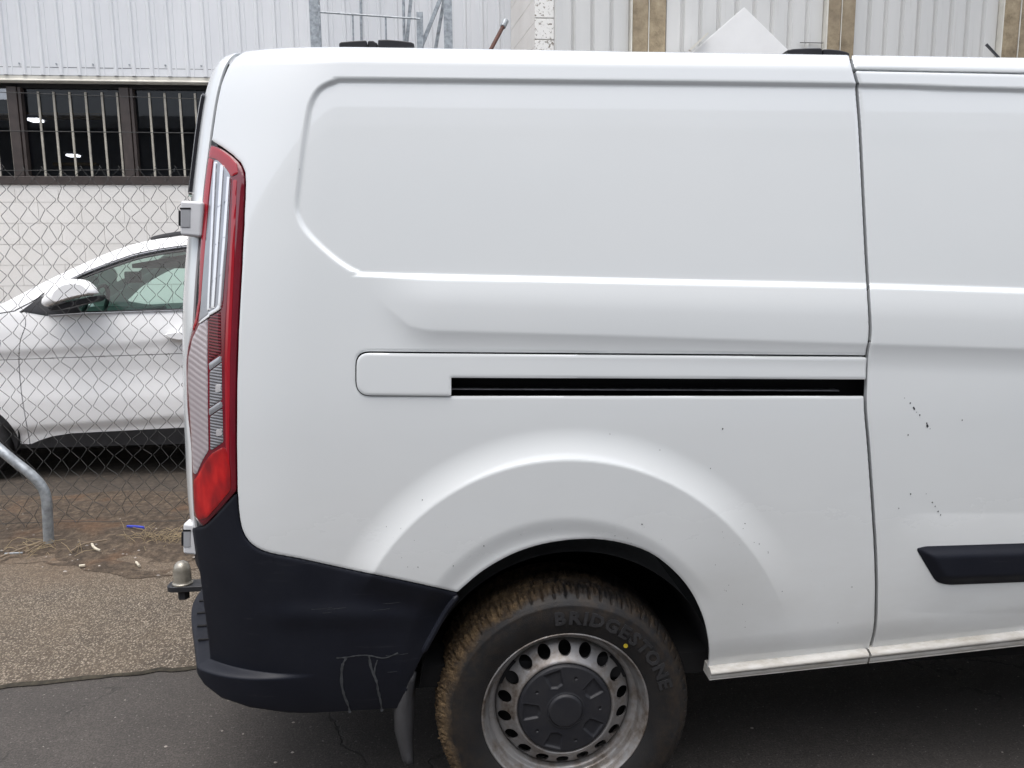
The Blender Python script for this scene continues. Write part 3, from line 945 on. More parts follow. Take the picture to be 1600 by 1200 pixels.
# stone chips through the paint
def surf_pt(px, py, lift=0.0):
    k = np.argmin((PX[60:, :]-px)**2+(PY[60:, :]-py)**2)
    i, j = np.unravel_index(k, PX[60:, :].shape)
    p, nn = P0[60+i, j], N0[60+i, j]
    q = aty(px, py, p[1])
    return q+nn*lift, nn
def blots(name, lst, mat, parent):
    mb = MB()
    for px, py, r in lst:
        c, nn = surf_pt(px, py, .0007)
        m_ = random.randint(5, 8)
        P = []
        ph = random.random()*6
        for k in range(m_):
            a = ph+2*math.pi*k/m_
            rr = r*(.55+.7*random.random())
            P.append(c+np.array([math.cos(a)*rr, 0, math.sin(a)*rr*1.25]))
        mb.add(P, [tuple(range(m_))])
    o = mb.build(name, mat, parent)
    return tag(o, kind='stuff')
chips = [(1422, 630, .002), (1427, 637, .003), (1428.5, 639, .0025), (1437, 648, .002), (1449, 665, .0042), (1448, 661, .002), (1453, 670, .0013), (1418.6, 679.5, .002), (1503, 656.5, .002), (1422.6, 771.5, .002), (1404, 794, .0016), (1456.5, 785, .002), (1461, 791, .0015), (1465.5, 799, .002), (1469.5, 804.5, .0018), (1447, 771.5, .001), (1413, 622, .001), (1432, 644, .001)]
blots('stone_chips', chips, 'chip', door)
qch = [(718, 566, .0013), (740.5, 568.5, .0014), (1129, 670, .0018), (1031, 703, .0012), (1110, 732, .0012), (953, 678, .001), (1164, 818, .0015), (1186, 850, .0012), (1200, 864, .0011), (660, 781, .0015), (653, 886, .0012), (708, 884, .0014), (756, 853, .0016), (1003, 819, .0015), (1200, 862, .001), (1160, 944, .0011), (1190, 1000, .0012), (1222, 924, .0011), (1331, 917, .0012), (1309, 973, .0012), (779, 85, .0012), (468, 265, .001), (1164, 980, .001)]
qch += [(random.uniform(600, 1180), random.uniform(820, 925), .0004+.0007*random.random()) for _ in range(46)]
qch = [q for q in qch if math.hypot(q[0]-890, q[1]-1075) > 242 and q[1] < 860+0.17*max(q[0]-380, 0) if q[0] < 715 or math.hypot(q[0]-890, q[1]-1075) > 242]
blots('stone_chips', qch, 'chip', van)
# dried drips on the bumper
def ribbon(name, path, w, parent, mat='drip'):
    mb = MB()
    P = catmull(path, 5)
    V, Fs = [], []
    for i, (x, y) in enumerate(P):
        c, nn = surf_pt(x, y, .0032)
        t = P[min(i+1, len(P)-1)]-P[max(i-1, 0)]
        t /= np.linalg.norm(t)
        ww = w*(.5+.9*random.random())*.0017
        d = np.array([t[1], 0, t[0]])*ww*.5
        V += [c-d, c+d]
    for i in range(len(P)-1):
        Fs.append((2*i, 2*i+1, 2*i+3, 2*i+2))
    mb.add(V, Fs)
    return mb.build(name, mat, parent)
ribbon('dried_drip', [(526, 1027), (540, 1026), (560, 1023), (577, 1023), (600, 1027), (622, 1019)], 2.0, bumper)
ribbon('dried_drip', [(541, 1027), (535, 1040), (534, 1065), (538, 1085), (544, 1100), (547, 1112)], 3.4, bumper)
ribbon('dried_drip', [(577, 1024), (580, 1042), (588, 1062), (591, 1078), (595, 1095), (597, 1110)], 3.2, bumper)
ribbon('dried_drip', [(590, 1030), (586, 1042), (585, 1055)], 2.0, bumper)
for _ in range(7):
    x, y = random.uniform(480, 610), random.uniform(935, 1050)
    l_ = random.uniform(8, 40)
    ribbon('scuff', [(x, y), (x+l_*.5, y-.03*l_), (x+l_, y-.1*l_)], .55, bumper)
# arch lip and mud flap
mb = MB()
L0 = catmull([(715, 931), (698, 953), (678, 988), (661, 1019)], 6)
pts = [aty(x, y, 1.785) for x, y in L0]
mb.tube(pts, [.003]+[.0075]*(len(pts)-2)+[.004], 8)
mb.build('arch_lip', 'bumper_plastic', van, smooth=True)
A = []
for (xl, xr, y) in ((643, 649, 1049), (634, 647.5, 1065), (623, 646, 1085), (618, 645, 1110), (619, 643.5, 1140), (625, 643, 1165), (631, 644, 1186), (636, 644, 1194)):
    row = []
    for k in range(6):
        t = k/5
        row.append(aty(xl+(xr-xl)*t, y, 1.845-.03*math.sin(math.pi*t)+.02*t))
    A.append(row)
A = np.array(A)
mb = MB().grid(A)
o = mb.build('mud_flap', 'rubber_flap', van, smooth=True, angle=80)
sm = o.modifiers.new('solid', 'SOLIDIFY')
sm.thickness = .005

# roof-bar mounts and aerial on the roof
def mount(pts, Y):
    return pxprism(MB(), pts, Y, Y+.06)
mount([(529.5, 70), (529.5, 67), (533, 65.3), (548, 63.8), (568, 62.7), (573, 62.8), (573, 74), (530, 74)], 2.10).build('roof_mount', 'black_plastic', van, bevel=.003)
mount([(574.5, 63.2), (583, 63.2), (587, 66), (590, 67), (590, 74), (574.5, 74)], 2.112).build('roof_mount', 'black_plastic', van, bevel=.003)
mount([(590.5, 61.8), (605, 61.3), (625, 63), (642, 65.3), (647, 67.5), (647.5, 74), (590.5, 74)], 2.10).build('roof_mount', 'black_plastic', van, bevel=.003)
mount([(1230, 78), (1240, 76), (1262, 75), (1282, 74.8), (1285, 76), (1285, 86), (1232, 86)], 2.10).build('roof_mount', 'black_plastic', van, bevel=.003)
mount([(1286.5, 76.5), (1296, 76.5), (1312, 78), (1324, 81), (1328, 83), (1328, 90), (1286.5, 90)], 2.10).build('roof_mount', 'black_plastic', van, bevel=.003)
p0, p1 = aty(1541, 69.5, 2.6), aty(1566, 96, 2.6)
MB().tube([p1, p0], [.0042, .0048], 8).build('aerial', 'black_plastic', van, smooth=True)

# ------------------------------------------------------------------ wheel
def lathe(prof, nseg, c=WC, th0=0, th1=2*math.pi):
    """profile (radius, depth from rim plane) turned about the axle (Y)"""
    th = np.linspace(th0, th1, nseg+1)
    A = np.zeros((nseg+1, len(prof), 3))
    for j, (r, d) in enumerate(prof):
        A[:, j, 0] = c[0]+r*np.cos(th)
        A[:, j, 1] = c[1]+d
        A[:, j, 2] = c[2]+r*np.sin(th)
    return A
def build_wheel(C, name='wheel'):
    w = bpy.data.objects.new(name, None)
    COL.objects.link(w)
    w.location = Vector(C)
    w.parent = van
    w.matrix_parent_inverse = Matrix.Translation(-van.location)
    def part(A, nm, mat, sharp=40):
        mb = MB().grid(A-C)
        o = mb.build(nm, mat, None, smooth=True, angle=sharp)
        o.parent = w
        return o
    prof = catmull([(.212, .006), (.222, -.004), (.236, -.0105), (.256, -.0165), (.276, -.0185), (.296, -.0165), (.310, -.0115), (.321, -.002), (.3295, .010), (.3345, .024), (.337, .045), (.338, .075), (.338, .165), (.336, .195), (.328, .215), (.30, .23), (.25, .225), (.212, .215)], 4)
    nseg = 1080
    th = np.linspace(0, 2*math.pi, nseg+1)
    A = np.zeros((nseg+1, len(prof), 3))
    ph = (th*66/(2*math.pi)) % 1.0
    ph2 = (th*66/(2*math.pi)+.5) % 1.0
    for j, (r, d) in enumerate(prof):
        rr = np.full(th.shape, r)
        if r > .316 and d < .05:                                     # shoulder notches
            dep = .007*sstep(.316, .326, r)
            rr -= dep*(np.exp(-((ph-.5)/.10)**2)+.7*np.exp(-((ph2-.5)/.06)**2)*sstep(.326, .334, r))
        if d >= .036 and d <= .18:                                   # tread pattern
            for g0 in (.062, .105, .148):
                if abs(d-g0) < .006: rr -= .007
            rr -= .004*np.exp(-(((ph+d*7) % 1.0-.5)/.09)**2)
        if r > .322:                                                 # clods of dried mud, thicker towards the rear
            rr = rr+(.0006+.0026*np.clip(-np.cos(th)+.3, 0, 1))*np.abs(np.convolve(rng.normal(0, 1, nseg+1), np.ones(3)/1.7, mode='same'))
            rr[-1] = rr[0]
        A[:, j, 0] = C[0]+rr*np.cos(th)
        A[:, j, 1] = C[1]+d-(.0012 if (abs(r-.300) < .004 and d < .05) else 0)
        A[:, j, 2] = C[2]+rr*np.sin(th)
    part(A, 'tyre', 'tyre', 55)
    rim = part(lathe(catmull([(.2085, .012), (.2125, .003), (.2165, -.004), (.2195, -.0065), (.2225, -.004), (.2235, .003)], 4), 160, C), 'rim_flange', 'rim_silver')
    part(lathe(catmull([(.2085, .012), (.204, .020), (.202, .030), (.199, .037), (.190, .041), (.185, .048), (.1825, .058), (.1815, .075)], 4), 160, C), 'rim_barrel', 'rim_silver')
    # pierced disc
    nt_, nr_ = 720, 46
    th = np.linspace(0, 2*math.pi, nt_+1)
    dp = catmull([(.1815, .0595), (.178, .052), (.171, .045), (.160, .0375), (.149, .030), (.141, .0225), (.134, .0165), (.129, .0155), (.125, .021)], 6)
    R = dp[:, 0]
    A = np.zeros((nt_+1, len(dp), 3))
    T, RR = np.meshgrid(th, R, indexing='ij')
    A[..., 0] = C[0]+RR*np.cos(T)
    A[..., 1] = C[1]+dp[:, 1][None, :]
    A[..., 2] = C[2]+RR*np.sin(T)
    nh, rh = 18, .1605
    f = np.full(T.shape, 1.0)
    for k in range(nh):
        a = 2*math.pi*(k+.45)/nh
        f = np.minimum(f, np.hypot((RR*np.cos(T)-rh*math.cos(a))*1.0, RR*np.sin(T)-rh*math.sin(a))-.0172)
    Nn = np.zeros(A.shape)
    Nn[..., 1] = -1
    o = clip_mesh('rim_disc', A-C, f, 'rim_silver', None, .007, Nn)
    o.parent = w
    part(lathe([(.20, .085), (.10, .085), (.0, .085)], 60, C), 'brake_drum', 'black_liner')
    # hub cap
    nr2 = 70
    Rr = np.linspace(0.0005, .1285, nr2)
    th = np.linspace(0, 2*math.pi, 361)
    T, RR = np.meshgrid(th, Rr, indexing='ij')
    d = .012-.006*np.clip(1-(RR/.1285)**2, 0, 1)+.010*sstep(.119, .1285, RR)
    d += .0035*np.exp(-((RR-.0465)/.0022)**2)-.004*(1-sstep(.040, .046, RR))*.6-.004*sstep(.052, .047, RR)
    for k in range(5):
        a = 2*math.pi*(k+.25)/5+math.radians(18)
        u = RR*np.cos(T-a)
        q = RR*np.sin(T-a)
        dist = np.maximum(np.abs(q)-(.022-(.1-u)*.18), np.maximum(u-.112, .066+.4*np.abs(q)*.8-u))
        rim_ = np.exp(-(dist/.0026)**2)
        d += .0052*sstep(.003, -.004, dist)*sstep(.126, .10, RR)-.0016*rim_
        a2 = a+math.pi/5
        d += .004*(np.hypot(RR*np.cos(T)-.092*math.cos(a2), RR*np.sin(T)-.092*math.sin(a2)) < .0038)
    A = np.zeros(T.shape+(3,))
    A[..., 0] = C[0]+RR*np.cos(T)
    A[..., 1] = C[1]+d
    A[..., 2] = C[2]+RR*np.sin(T)
    part(A, 'hub_cap', 'hub_plastic', 50)
    return w
wheel = build_wheel(WC)
# raised lettering round the sidewall
def letters(word, a0, a1, rad, size, depth, parent, mat):
    n = len(word)
    wd = [dict(I=.5, E=.84, S=.84, T=.86, O=1.14, G=1.08, N=1.08, D=1.04).get(c, .96) for c in word]
    pos = np.cumsum(wd)-np.array(wd)/2
    pos = (pos-pos[0])/(pos[-1]-pos[0])
    for i, ch in enumerate(word):
        cu = bpy.data.curves.new('letter', 'FONT')
        cu.body = ch
        cu.size = size
        cu.extrude = .0022
        cu.offset = .0018
        cu.align_x = 'CENTER'
        cu.resolution_u = 2
        tmp = bpy.data.objects.new('letter', cu)
        COL.objects.link(tmp)
        bpy.context.view_layer.update()
        me = bpy.data.meshes.new_from_object(tmp.evaluated_get(bpy.context.evaluated_depsgraph_get()))
        bpy.data.objects.remove(tmp, do_unlink=True)
        a = math.radians(a0+(a1-a0)*pos[i])
        rot = Matrix.Rotation(math.pi/2, 4, 'X')                     # letter plane to face -Y
        spin = Matrix.Rotation(-(a-math.pi/2), 4, 'Y')
        sc = Matrix.Diagonal((1.12, 1.0, 1.0, 1.0))
        M = Matrix.Translation((rad*math.cos(a), depth, rad*math.sin(a)))@spin@rot@sc
        me.transform(M)
        me.materials.append(MAT[mat])
        o = bpy.data.objects.new('letter', me)
        COL.objects.link(o)
        o.parent = parent
letters('BRIDGESTONE', 94, 16, .2545, .047, -.0185, wheel, 'tyre_letter')
mb = MB()
mb.tube([(.2405*math.cos(math.radians(50)), -.0125, .2405*math.sin(math.radians(50))), (.2405*math.cos(math.radians(50)), -.0145, .2405*math.sin(math.radians(50)))], .0058, 14)
o = mb.build('paint_dot', 'yellow_dot')
o.parent = wheel
# far rear wheel and the front wheel so the van stands on its tyres
for loc, flip in (((WC[0]+2.93, WC[1], WC[2]), False), ((WC[0], 2*YC-WC[1], WC[2]), True)):
    w2 = wheel.copy()
    COL.objects.link(w2)
    w2.location = Vector(loc)
    if flip: w2.rotation_euler = (0, 0, math.pi)
    for ch in list(wheel.children):
        if ch.name.startswith(('letter', 'paint_dot')): continue
        c2 = ch.copy()
        COL.objects.link(c2)
        c2.parent = w2

# tow bar
tb = aty(283, 905, 2.785)
ty = 2.785
top, base, plate = aty(283, 876, ty), aty(283, 911, ty), aty(283, 921, ty)
k_ = (base[2]-0)
mb = MB()
rb = (aty(301, 895, ty)-aty(268, 895, ty))[0]/2*.86
hgt = top[2]-base[2]
prof = [(0.0, 1.0), (.35, .975), (.65, .90), (.86, .77), (.96, .62), (1.0, .45), (1.0, .16), (1.02, .07), (1.13, .05), (1.13, 0)]
A = np.array([[(top[0]+rb*r*math.cos(q), ty+rb*r*math.sin(q), base[2]+hgt*h) for r, h in prof] for q in np.linspace(0, 2*math.pi, 33)])
MB().grid(A).build('tow_ball', 'tow_ball', van, smooth=True, angle=60)
pl0, pl1 = aty(263, 913, ty), aty(340, 913, ty)
P = rounded([(pl0[0], ty-.036), (pl1[0]+.1, ty-.036), (pl1[0]+.1, ty+.036), (pl0[0], ty+.036)], [.03, 0, 0, .03])
MB().prism([(x, y, base[2]-.022) for x, y in P], (0, 0, .021)).build('tow_tongue', 'tow_bar', van, bevel=.003)
MB().tube([(top[0], ty, base[2]-.058), (top[0], ty, base[2]-.020)], .021, 6).build('tow_nut', 'tow_bar', van)
MB().box(pl1[0]+.06, pl1[0]+.5, ty-.03, ty+.03, base[2]-.05, base[2]-.024).build('tow_bar', 'tow_bar', van, bevel=.004)

# ------------------------------------------------------------------ chain-link fence
FY = 4.47
fx0, fx1 = -4.6, 0.6
ztop = float(aty(150, 265, FY)[2])
fence = thing('chain_link_fence', 'galvanised chain link fence between the van and the white car', 'fence', (-2.0, FY, 0.03))
Wd, Hd = 0.0985, 0.1035
nrow = int(round((ztop-.06)/(Hd/2)))
ncol = int((fx1-fx0)/(Wd/2))
jit = rng.normal(0, .0045, (ncol+3, nrow+2, 2))
def node(c, j):
    x = fx0+c*Wd/2+jit[c, j, 0]
    z = ztop-j*Hd/2+jit[c, j, 1]
    lowf = max(0, (0.45-z))                                         # the mesh sags and bows near the ground
    x += .035*lowf*math.sin(c*.7+j*.4)
    z -= .05*max(0, .6-z)*math.sin(c*.31)
    return x, z
for k in range(ncol):
    P = []
    for j in range(nrow+1):
        c = k+((j+k) % 2)
        x, z = node(c, j)
        out = 1 if (j+k) % 2 else -1
        x += -out*.0022
        P += [(x-out*.0035, FY+.003*out, z+.0045), (x-out*.0035, FY-.003*out, z-.0045)]
    if k % 2 == 0: P.insert(0, (P[0][0]-.010, FY, P[0][2]+.014))
    MB().tube(P, .0016, 5).build('mesh_wire', 'wire', fence, smooth=True)
def wire(name, pts, r=.0017, wob=.0):
    P = []
    L = np.array(pts, float)
    for t in np.linspace(0, 1, 24):
        q = t*(len(L)-1)
        i = min(int(q), len(L)-2)
        p = L[i]+(L[i+1]-L[i])*(q-i)
        P.append((p[0], p[1], p[2]+wob*math.sin(t*17)))
    return MB().tube(P, r, 6).build(name, 'wire', fence, smooth=True)
wire('line_wire', [aty(-160, 137, FY), aty(0, 144, FY), aty(150, 149.5, FY), aty(318, 155, FY), aty(520, 161, FY)], .0018)
wire('line_wire', [aty(-160, 203, FY), aty(0, 204.6, FY), aty(310, 208, FY), aty(520, 209, FY)], .0022)
wire('line_wire', [aty(-160, 268, FY), aty(0, 266.5, FY), aty(300, 265, FY), aty(520, 263, FY)], .0017)
tw = [aty(-160, 568, FY-.006), aty(0, 562.5, FY-.006), aty(277, 552.5, FY-.006), aty(500, 545, FY-.006)]
wire('line_wire', tw, .0019)
for x in (81, 161, 235, 262):
    p = aty(x, 562.5-x*.036, FY-.006)
    MB().tube([p+np.array([-.012, -.004, .004]), p+np.array([-.004, -.006, -.004]), p+np.array([.006, -.004, .005]), p+np.array([.012, -.002, -.008])], .0016, 5).build('wire_tie', 'wire', fence)
wire('line_wire', [(fx0, FY, .075), (-2.2, FY+.01, .06), (fx1, FY, .07)], .0017, .012)
for x in (-4.55, .55):
    MB().tube([(x, FY+.03, 0), (x, FY+.03, ztop+.5)], .024, 14).build('post', 'galvanised', fence, smooth=True)
# bent galvanised pipe planted in front of the fence
pb = atz(77, 851, .02)
pp = [aty(-150, 588, 4.33), aty(-60, 650, 4.33), aty(0, 702, pb[1]+.02), aty(24, 722, pb[1]+.01), aty(48, 741, pb[1]), aty(64, 758, pb[1]), aty(71.5, 775, pb[1]), aty(74, 800, pb[1]), aty(76, 852, pb[1])]
pp[-1][2] = -.03
pipe = MB().tube(list(catmull(pp, 6)), .0262, 18).build('bent_pipe', 'galvanised', smooth=True)
tag(pipe, 'bent grey galvanised pipe rising from the dirt by the fence', 'pipe')

# ------------------------------------------------------------------ white SUV behind the fence
SY = 5.55
suv = thing('parked_car', 'white car seen side on behind the chain link fence', 'car', (-1.6, SY+.9, 0.024))
SIL = catmull([(-330, 700), (-335, 620), (-318, 560), (-270, 528), (-180, 508), (-90, 496), (-40, 493), (0, 476), (40, 456), (80, 435.5), (130, 412), (180, 391), (230, 376.5), (285, 369), (350, 364), (450, 361), (560, 364), (650, 374), (705, 392), (760, 440), (785, 480), (800, 560), (805, 690)], 5)
def suv_y(z):
    return SY+np.interp(z, [.2, .45, .62, .80, .98, 1.10, 1.22, 1.30, 1.72, 1.9], [.07, .03, .012, .022, .0, .004, .022, .05, .27, .38])
xs = np.arange(-4.75, 1.2, .012)
zs = np.arange(.26, 1.86, .010)
GX, GZ = np.meshgrid(xs, zs, indexing='ij')
gy = suv_y(zs)
for _ in range(2): gy = np.convolve(np.pad(gy, 2, mode='edge'), np.ones(5)/5, mode='valid')
GY = np.broadcast_to(gy[None, :], GX.shape).copy()
QP = np.stack([GX, GY, GZ], -1)
qx, qy = proj(QP)
# body side crease
cl = np.interp(qx, [-300, 30, 280, 700], [560, 545, 526, 500])
GY2 = GY+.012*sstep(0, 16, qy-cl)*(1-sstep(60, 120, qy-cl))
lc = np.interp(qx, [-100, 48, 285, 700], [676, 668, 650, 622])
GY2 += .022*sstep(-4, 14, qy-lc)
# nose and tail curve away in plan
nose = np.clip((-3.55-GX)/1.2, 0, 1)
GY2 += .38*nose**2.2
tl = np.clip((GX-.55)/.65, 0, 1)
GY2 += .3*tl**2.2
QP = np.stack([GX, GY2, GZ], -1)
qx, qy = proj(QP)
qn = grid_norm(QP)
fs_ = sdpoly(qx, qy, np.vstack([SIL, [(805, 760), (-330, 760)]]))
GLASS = np.array(list(catmull([(34, 486), (56, 470), (75, 457), (105, 441.5), (144, 424.5), (187, 409.5), (224, 398.5), (287, 388), (360, 382), (450, 380), (560, 385), (640, 400), (690, 440), (700, 470)], 4))+[(690, 476), (277, 485.5), (131, 490), (75, 493)])
fg_ = sdpoly(qx, qy, GLASS)
archc = (-62, 725)
ra = np.hypot((qx-archc[0]), (qy-archc[1])*1.0)
arch2 = (545, 690)
ra2 = np.hypot(qx-arch2[0], qy-arch2[1])
wb = np.interp(qx, [-330, -60, 48, 62, 80, 110, 285, 800], [690, 690, 694, 688, 682, 677, 668, 646])      # lower edge of white
skin = np.minimum(np.minimum(fs_, -fg_-1.0), np.minimum(wb-qy, np.minimum(ra-99, ra2-92)))
SHUT = catmull([(20, 480), (36, 492), (40, 507), (33, 528), (30, 545), (30, 575), (34, 617), (40, 655), (47, 694), (50, 720)], 5)
shut = qx-np.interp(qy, SHUT[:, 1], SHUT[:, 0])
shut = np.where(qy < 486, BIG, shut)
DG = 318.0
clip_mesh('front_fender', QP, np.minimum(skin, np.where(qy < 487, 488-qy+0*qx, -shut-.9)), 'suv_paint', suv, .02, qn)
clip_mesh('front_door', QP, np.minimum(np.minimum(skin, shut-.9), np.minimum(qy-487.5+np.clip(36-qx, 0, 0), DG-.6-qx)), 'suv_paint', suv, .02, qn)
clip_mesh('rear_door', QP, np.minimum(np.minimum(skin, qx-DG-.6), qy-480), 'suv_paint', suv, .02, qn)
# roof, bonnet, windscreen: the outline carried across the car
def cross(name, px0, px1, mat, n=9, lift=0.0):
    m_ = (SIL[:, 0] >= px0) & (SIL[:, 0] <= px1)
    L = SIL[m_]
    A = np.zeros((len(L), n, 3))
    for i, (x, y) in enumerate(L):
        p = aty(x, y, SY+.2)
        for _ in range(6): p = aty(x, y, float(suv_y(p[2]))+.38*np.clip((-3.55-p[0])/1.2, 0, 1)**2.2)
        for j in range(n):
            t = j/(n-1)
            A[i, j] = (p[0]-.10*math.sin(math.pi*t)*(1 if px0 < 0 else .3), p[1]+t*2*(SY+.93-p[1]), p[2]-.004+lift+.03*math.sin(math.pi*t)*(.6 if px0 >= 0 else .8))
    return MB().grid(A).build(name, mat, suv, smooth=True, angle=60)
cross('bonnet', -340, -42, 'suv_paint')
cross('windscreen', -42, 172, 'suv_glass')
cross('roof', 168, 700, 'suv_paint')
cross('tailgate', 700, 810, 'suv_paint')
# far side with its window opening
QF = QP.copy()
QF[..., 1] = 2*(SY+.93)-QF[..., 1]
GL2 = sdpoly(qx, qy, GLASS)
clip_mesh('far_side', QF[::2, ::2], np.minimum(np.minimum(fs_, wb-qy), -GL2-1)[::2, ::2], 'suv_paint', suv)
# glass, frame, trim
fgl = np.minimum(fg_-3.2, fs_)
fgl = np.minimum(fgl, qx-72)
pill = np.abs(qx-(DG-4))-7
clip_mesh('side_window', QP+qn*-.006, np.minimum(fgl, pill), 'suv_glass', suv)
clip_mesh('window_seal', QP+qn*-.003, np.minimum(np.minimum(fg_, 3.8-(fg_)), 1e3), 'black_plastic', suv, .01, qn)
clip_mesh('door_pillar', QP+qn*-.002, np.minimum(fg_, -pill), 'black_plastic', suv, .01, qn)
clip_mesh('mirror_base', QP+qn*.006, np.minimum(fg_, sdpoly(qx, qy, np.array([(30, 489), (58, 464), (72, 454), (95, 470), (118, 476), (128, 490), (75, 494)]))), 'black_plastic', suv, .02, qn)
TR = catmull([(109, 438.3), (144, 422.8), (187, 407.2), (224, 396.3), (287, 386), (360, 380)], 5)
def onsuv(x, y, lift):
    p = aty(x, y, SY+.15)
    for _ in range(8): p = aty(x, y, float(np.interp(p[2], zs, gy))-lift)
    return p
MB().tube([onsuv(x, y, .006) for x, y in TR], .006, 6).build('window_trim', 'suv_trim', suv, smooth=True)
MB().tube([onsuv(x, y, .006) for x, y in ((76, 493.5), (131, 490), (277, 485.5), (420, 481))], .006, 6).build('window_trim', 'suv_trim', suv, smooth=True)
PL = catmull([(24, 485), (56, 468), (70, 457.5), (109, 436.8), (144, 421), (187, 405), (221, 394.5), (287, 384), (380, 377)], 5)
MB().tube([onsuv(x, y, .0) for x, y in PL], .0038, 6).build('pillar_gap', 'black_gap', suv, smooth=True)
MB().tube([onsuv(x, y, .0) for x, y in ((-40, 494), (0, 489.5), (24, 485.5))], .003, 6).build('bonnet_gap', 'black_gap', suv, smooth=True)
# roof rail
RR_ = [onsuv(x, y, -.10) for x, y in ((236, 374.5), (244, 371.5), (262, 367.8), (300, 363), (420, 356), (560, 359))]
MB().tube(list(catmull(RR_, 5)), .016, 8).build('roof_rack_bar', 'black_plastic', suv, smooth=True)
# cladding, underbody, wheels
cb = np.interp(qx, [-330, 48, 80, 285, 800], [745, 727, 722, 717, 700])
fcl = np.minimum(np.minimum(qy-wb-.4, cb-qy), np.minimum(ra-99, ra2-92))
fcl = np.maximum(fcl, np.minimum(np.minimum(ra-90, 99.4-ra), np.minimum(735-qy, BIG)))
clip_mesh('sill_cladding', QP+qn*.004, np.minimum(fcl, qx+330), 'suv_cladding', suv, .03, qn)
MB().box(-4.3, .9, SY+.12, SY+1.74, .24, .42).build('underbody', 'black_liner', suv)
for q in (archc, arch2):
    c = aty(q[0], q[1], SY+.06)
    c[2] = .36
    C = np.array([c[0], SY+.06, .36])
    MB().grid(lathe(catmull([(.235, .01), (.26, -.012), (.30, -.016), (.335, .0), (.352, .03), (.355, .10), (.352, .19), (.32, .21), (.235, .20)], 4), 64, C)).build('tyre', 'tyre_letter', suv, smooth=True)
    MB().grid(lathe(catmull([(.05, .03), (.235, .01), (.30, -.016), (.335, .0), (.355, .05), (.352, .19), (.32, .21), (.05, .20)], 3), 40, C+np.array([0, 1.55, 0]))).build('tyre', 'tyre_letter', suv, smooth=True)
    MB().grid(lathe([(.238, .0), (.225, .008), (.21, .04), (.12, .03), (.06, .02), (.0, .018)], 40, C)).build('rim', 'rim_silver', suv, smooth=True)
    A = np.array([[(C[0]+.42*math.cos(t), y, C[2]+.03+.42*math.sin(t)) for y in np.linspace(SY+.04, SY+.5, 5)] for t in np.linspace(-.3, math.pi+.3, 30)])
    MB().grid(A).build('wheel_well', 'black_liner', suv, smooth=True)
    MB().box(C[0]-.44, C[0]+.44, SY+.48, SY+.5, .3, .84).build('wheel_well', 'black_liner', suv)
# door mirror
mp_ = [(66, 476), (65, 469.5), (68.5, 460), (74, 452), (88, 441.5), (101, 437), (116, 435.8), (134, 437.5), (144, 443), (151, 450), (154, 456.5), (151, 459.5), (128, 464), (101, 470.5), (76, 479)]
cx_, cy_ = 108, 457
A = []
nlay = 9
for L in range(nlay):
    t = L/(nlay-1)
    sc = math.sqrt(max(0, 1-(2*t-1)**2*.90)) if t < .5 else 1-.12*(t-.5)
    Yl = SY-.20+.17*t
    A.append([aty(cx_+(x-cx_)*(.45+.55*min(1, sc)), cy_+(y-cy_)*(.45+.55*min(1, sc)), Yl) for x, y in catmull(mp_, 4, True)])
A = np.array(A)
A = np.concatenate([A, A[:, :1]], 1)
mb = MB().grid(A)
mb.add([A[0, i] for i in range(A.shape[1]-1)], [tuple(range(A.shape[1]-1))])
mb.add([A[-1, i] for i in range(A.shape[1]-1)], [tuple(range(A.shape[1]-1))])
mir = mb.build('door_mirror', 'suv_paint', suv, smooth=True, angle=70)
low = [(72, 481), (101, 473), (128, 466.5), (152, 461.5), (153, 466), (147, 471), (118, 478), (95, 484), (80, 486)]
pxprism(MB(), low, SY-.16, SY-.02).build('mirror_underside', 'black_plastic', mir, bevel=.008)
# door handle
pxprism(MB(), [(256, 524), (262, 520.5), (280, 518.5), (312, 517), (316, 521), (311, 528), (280, 531.5), (266, 529)], SY-.045, SY-.005).build('door_handle', 'suv_paint', suv, bevel=.006, segs=3)
# cabin: dashboard, steering wheel, seats, mirror, headlining
p = aty(100, 486, SY+.4)
MB().box(p[0]-.35, p[0]+.28, SY+.12, SY+1.74, .7, p[2]-.02).build('dashboard', 'suv_interior', suv, bevel=.03)
sc_ = aty(150, 475, SY+.5)
th = np.linspace(0, 2*math.pi, 33)
MB().tube([(sc_[0]+.07*math.sin(q), SY+.48+.18*math.cos(q), sc_[2]-.03+.17*math.sin(q)) for q in th], .016, 8).build('steering_wheel', 'suv_interior', suv, smooth=True)
for yy in (SY+.28, SY+1.12):
    st = thing_part = MB()
    x0 = aty(300, 470, SY+.4)[0]
    st.prism([(x0-.55, yy, .62), (x0-.02, yy, .58), (x0+.05, yy, .66), (x0+.26, yy, 1.32), (x0+.15, yy, 1.36), (x0-.06, yy, .80), (x0-.5, yy, .80)], (0, .48, 0))
    seat = st.build('seat', 'suv_interior', suv, bevel=.05, segs=3)
    MB().prism([(x0+.14, yy+.11, 1.40), (x0+.28, yy+.11, 1.38), (x0+.32, yy+.11, 1.58), (x0+.2, yy+.11, 1.60)], (0, .26, 0)).build('headrest', 'suv_interior', seat, bevel=.04, segs=3)
rm = aty(205, 432, SY+.85)
MB().prism([(rm[0]-.02, SY+.76, rm[2]-.05), (rm[0]+.03, SY+.76, rm[2]-.05), (rm[0]+.03, SY+.76, rm[2]+.04), (rm[0]-.02, SY+.76, rm[2]+.04)], (0, .24, 0)).build('rear_view_mirror', 'suv_interior', suv, bevel=.01)
a_, b_ = aty(150, 415, SY+.3), aty(400, 372, SY+.3)
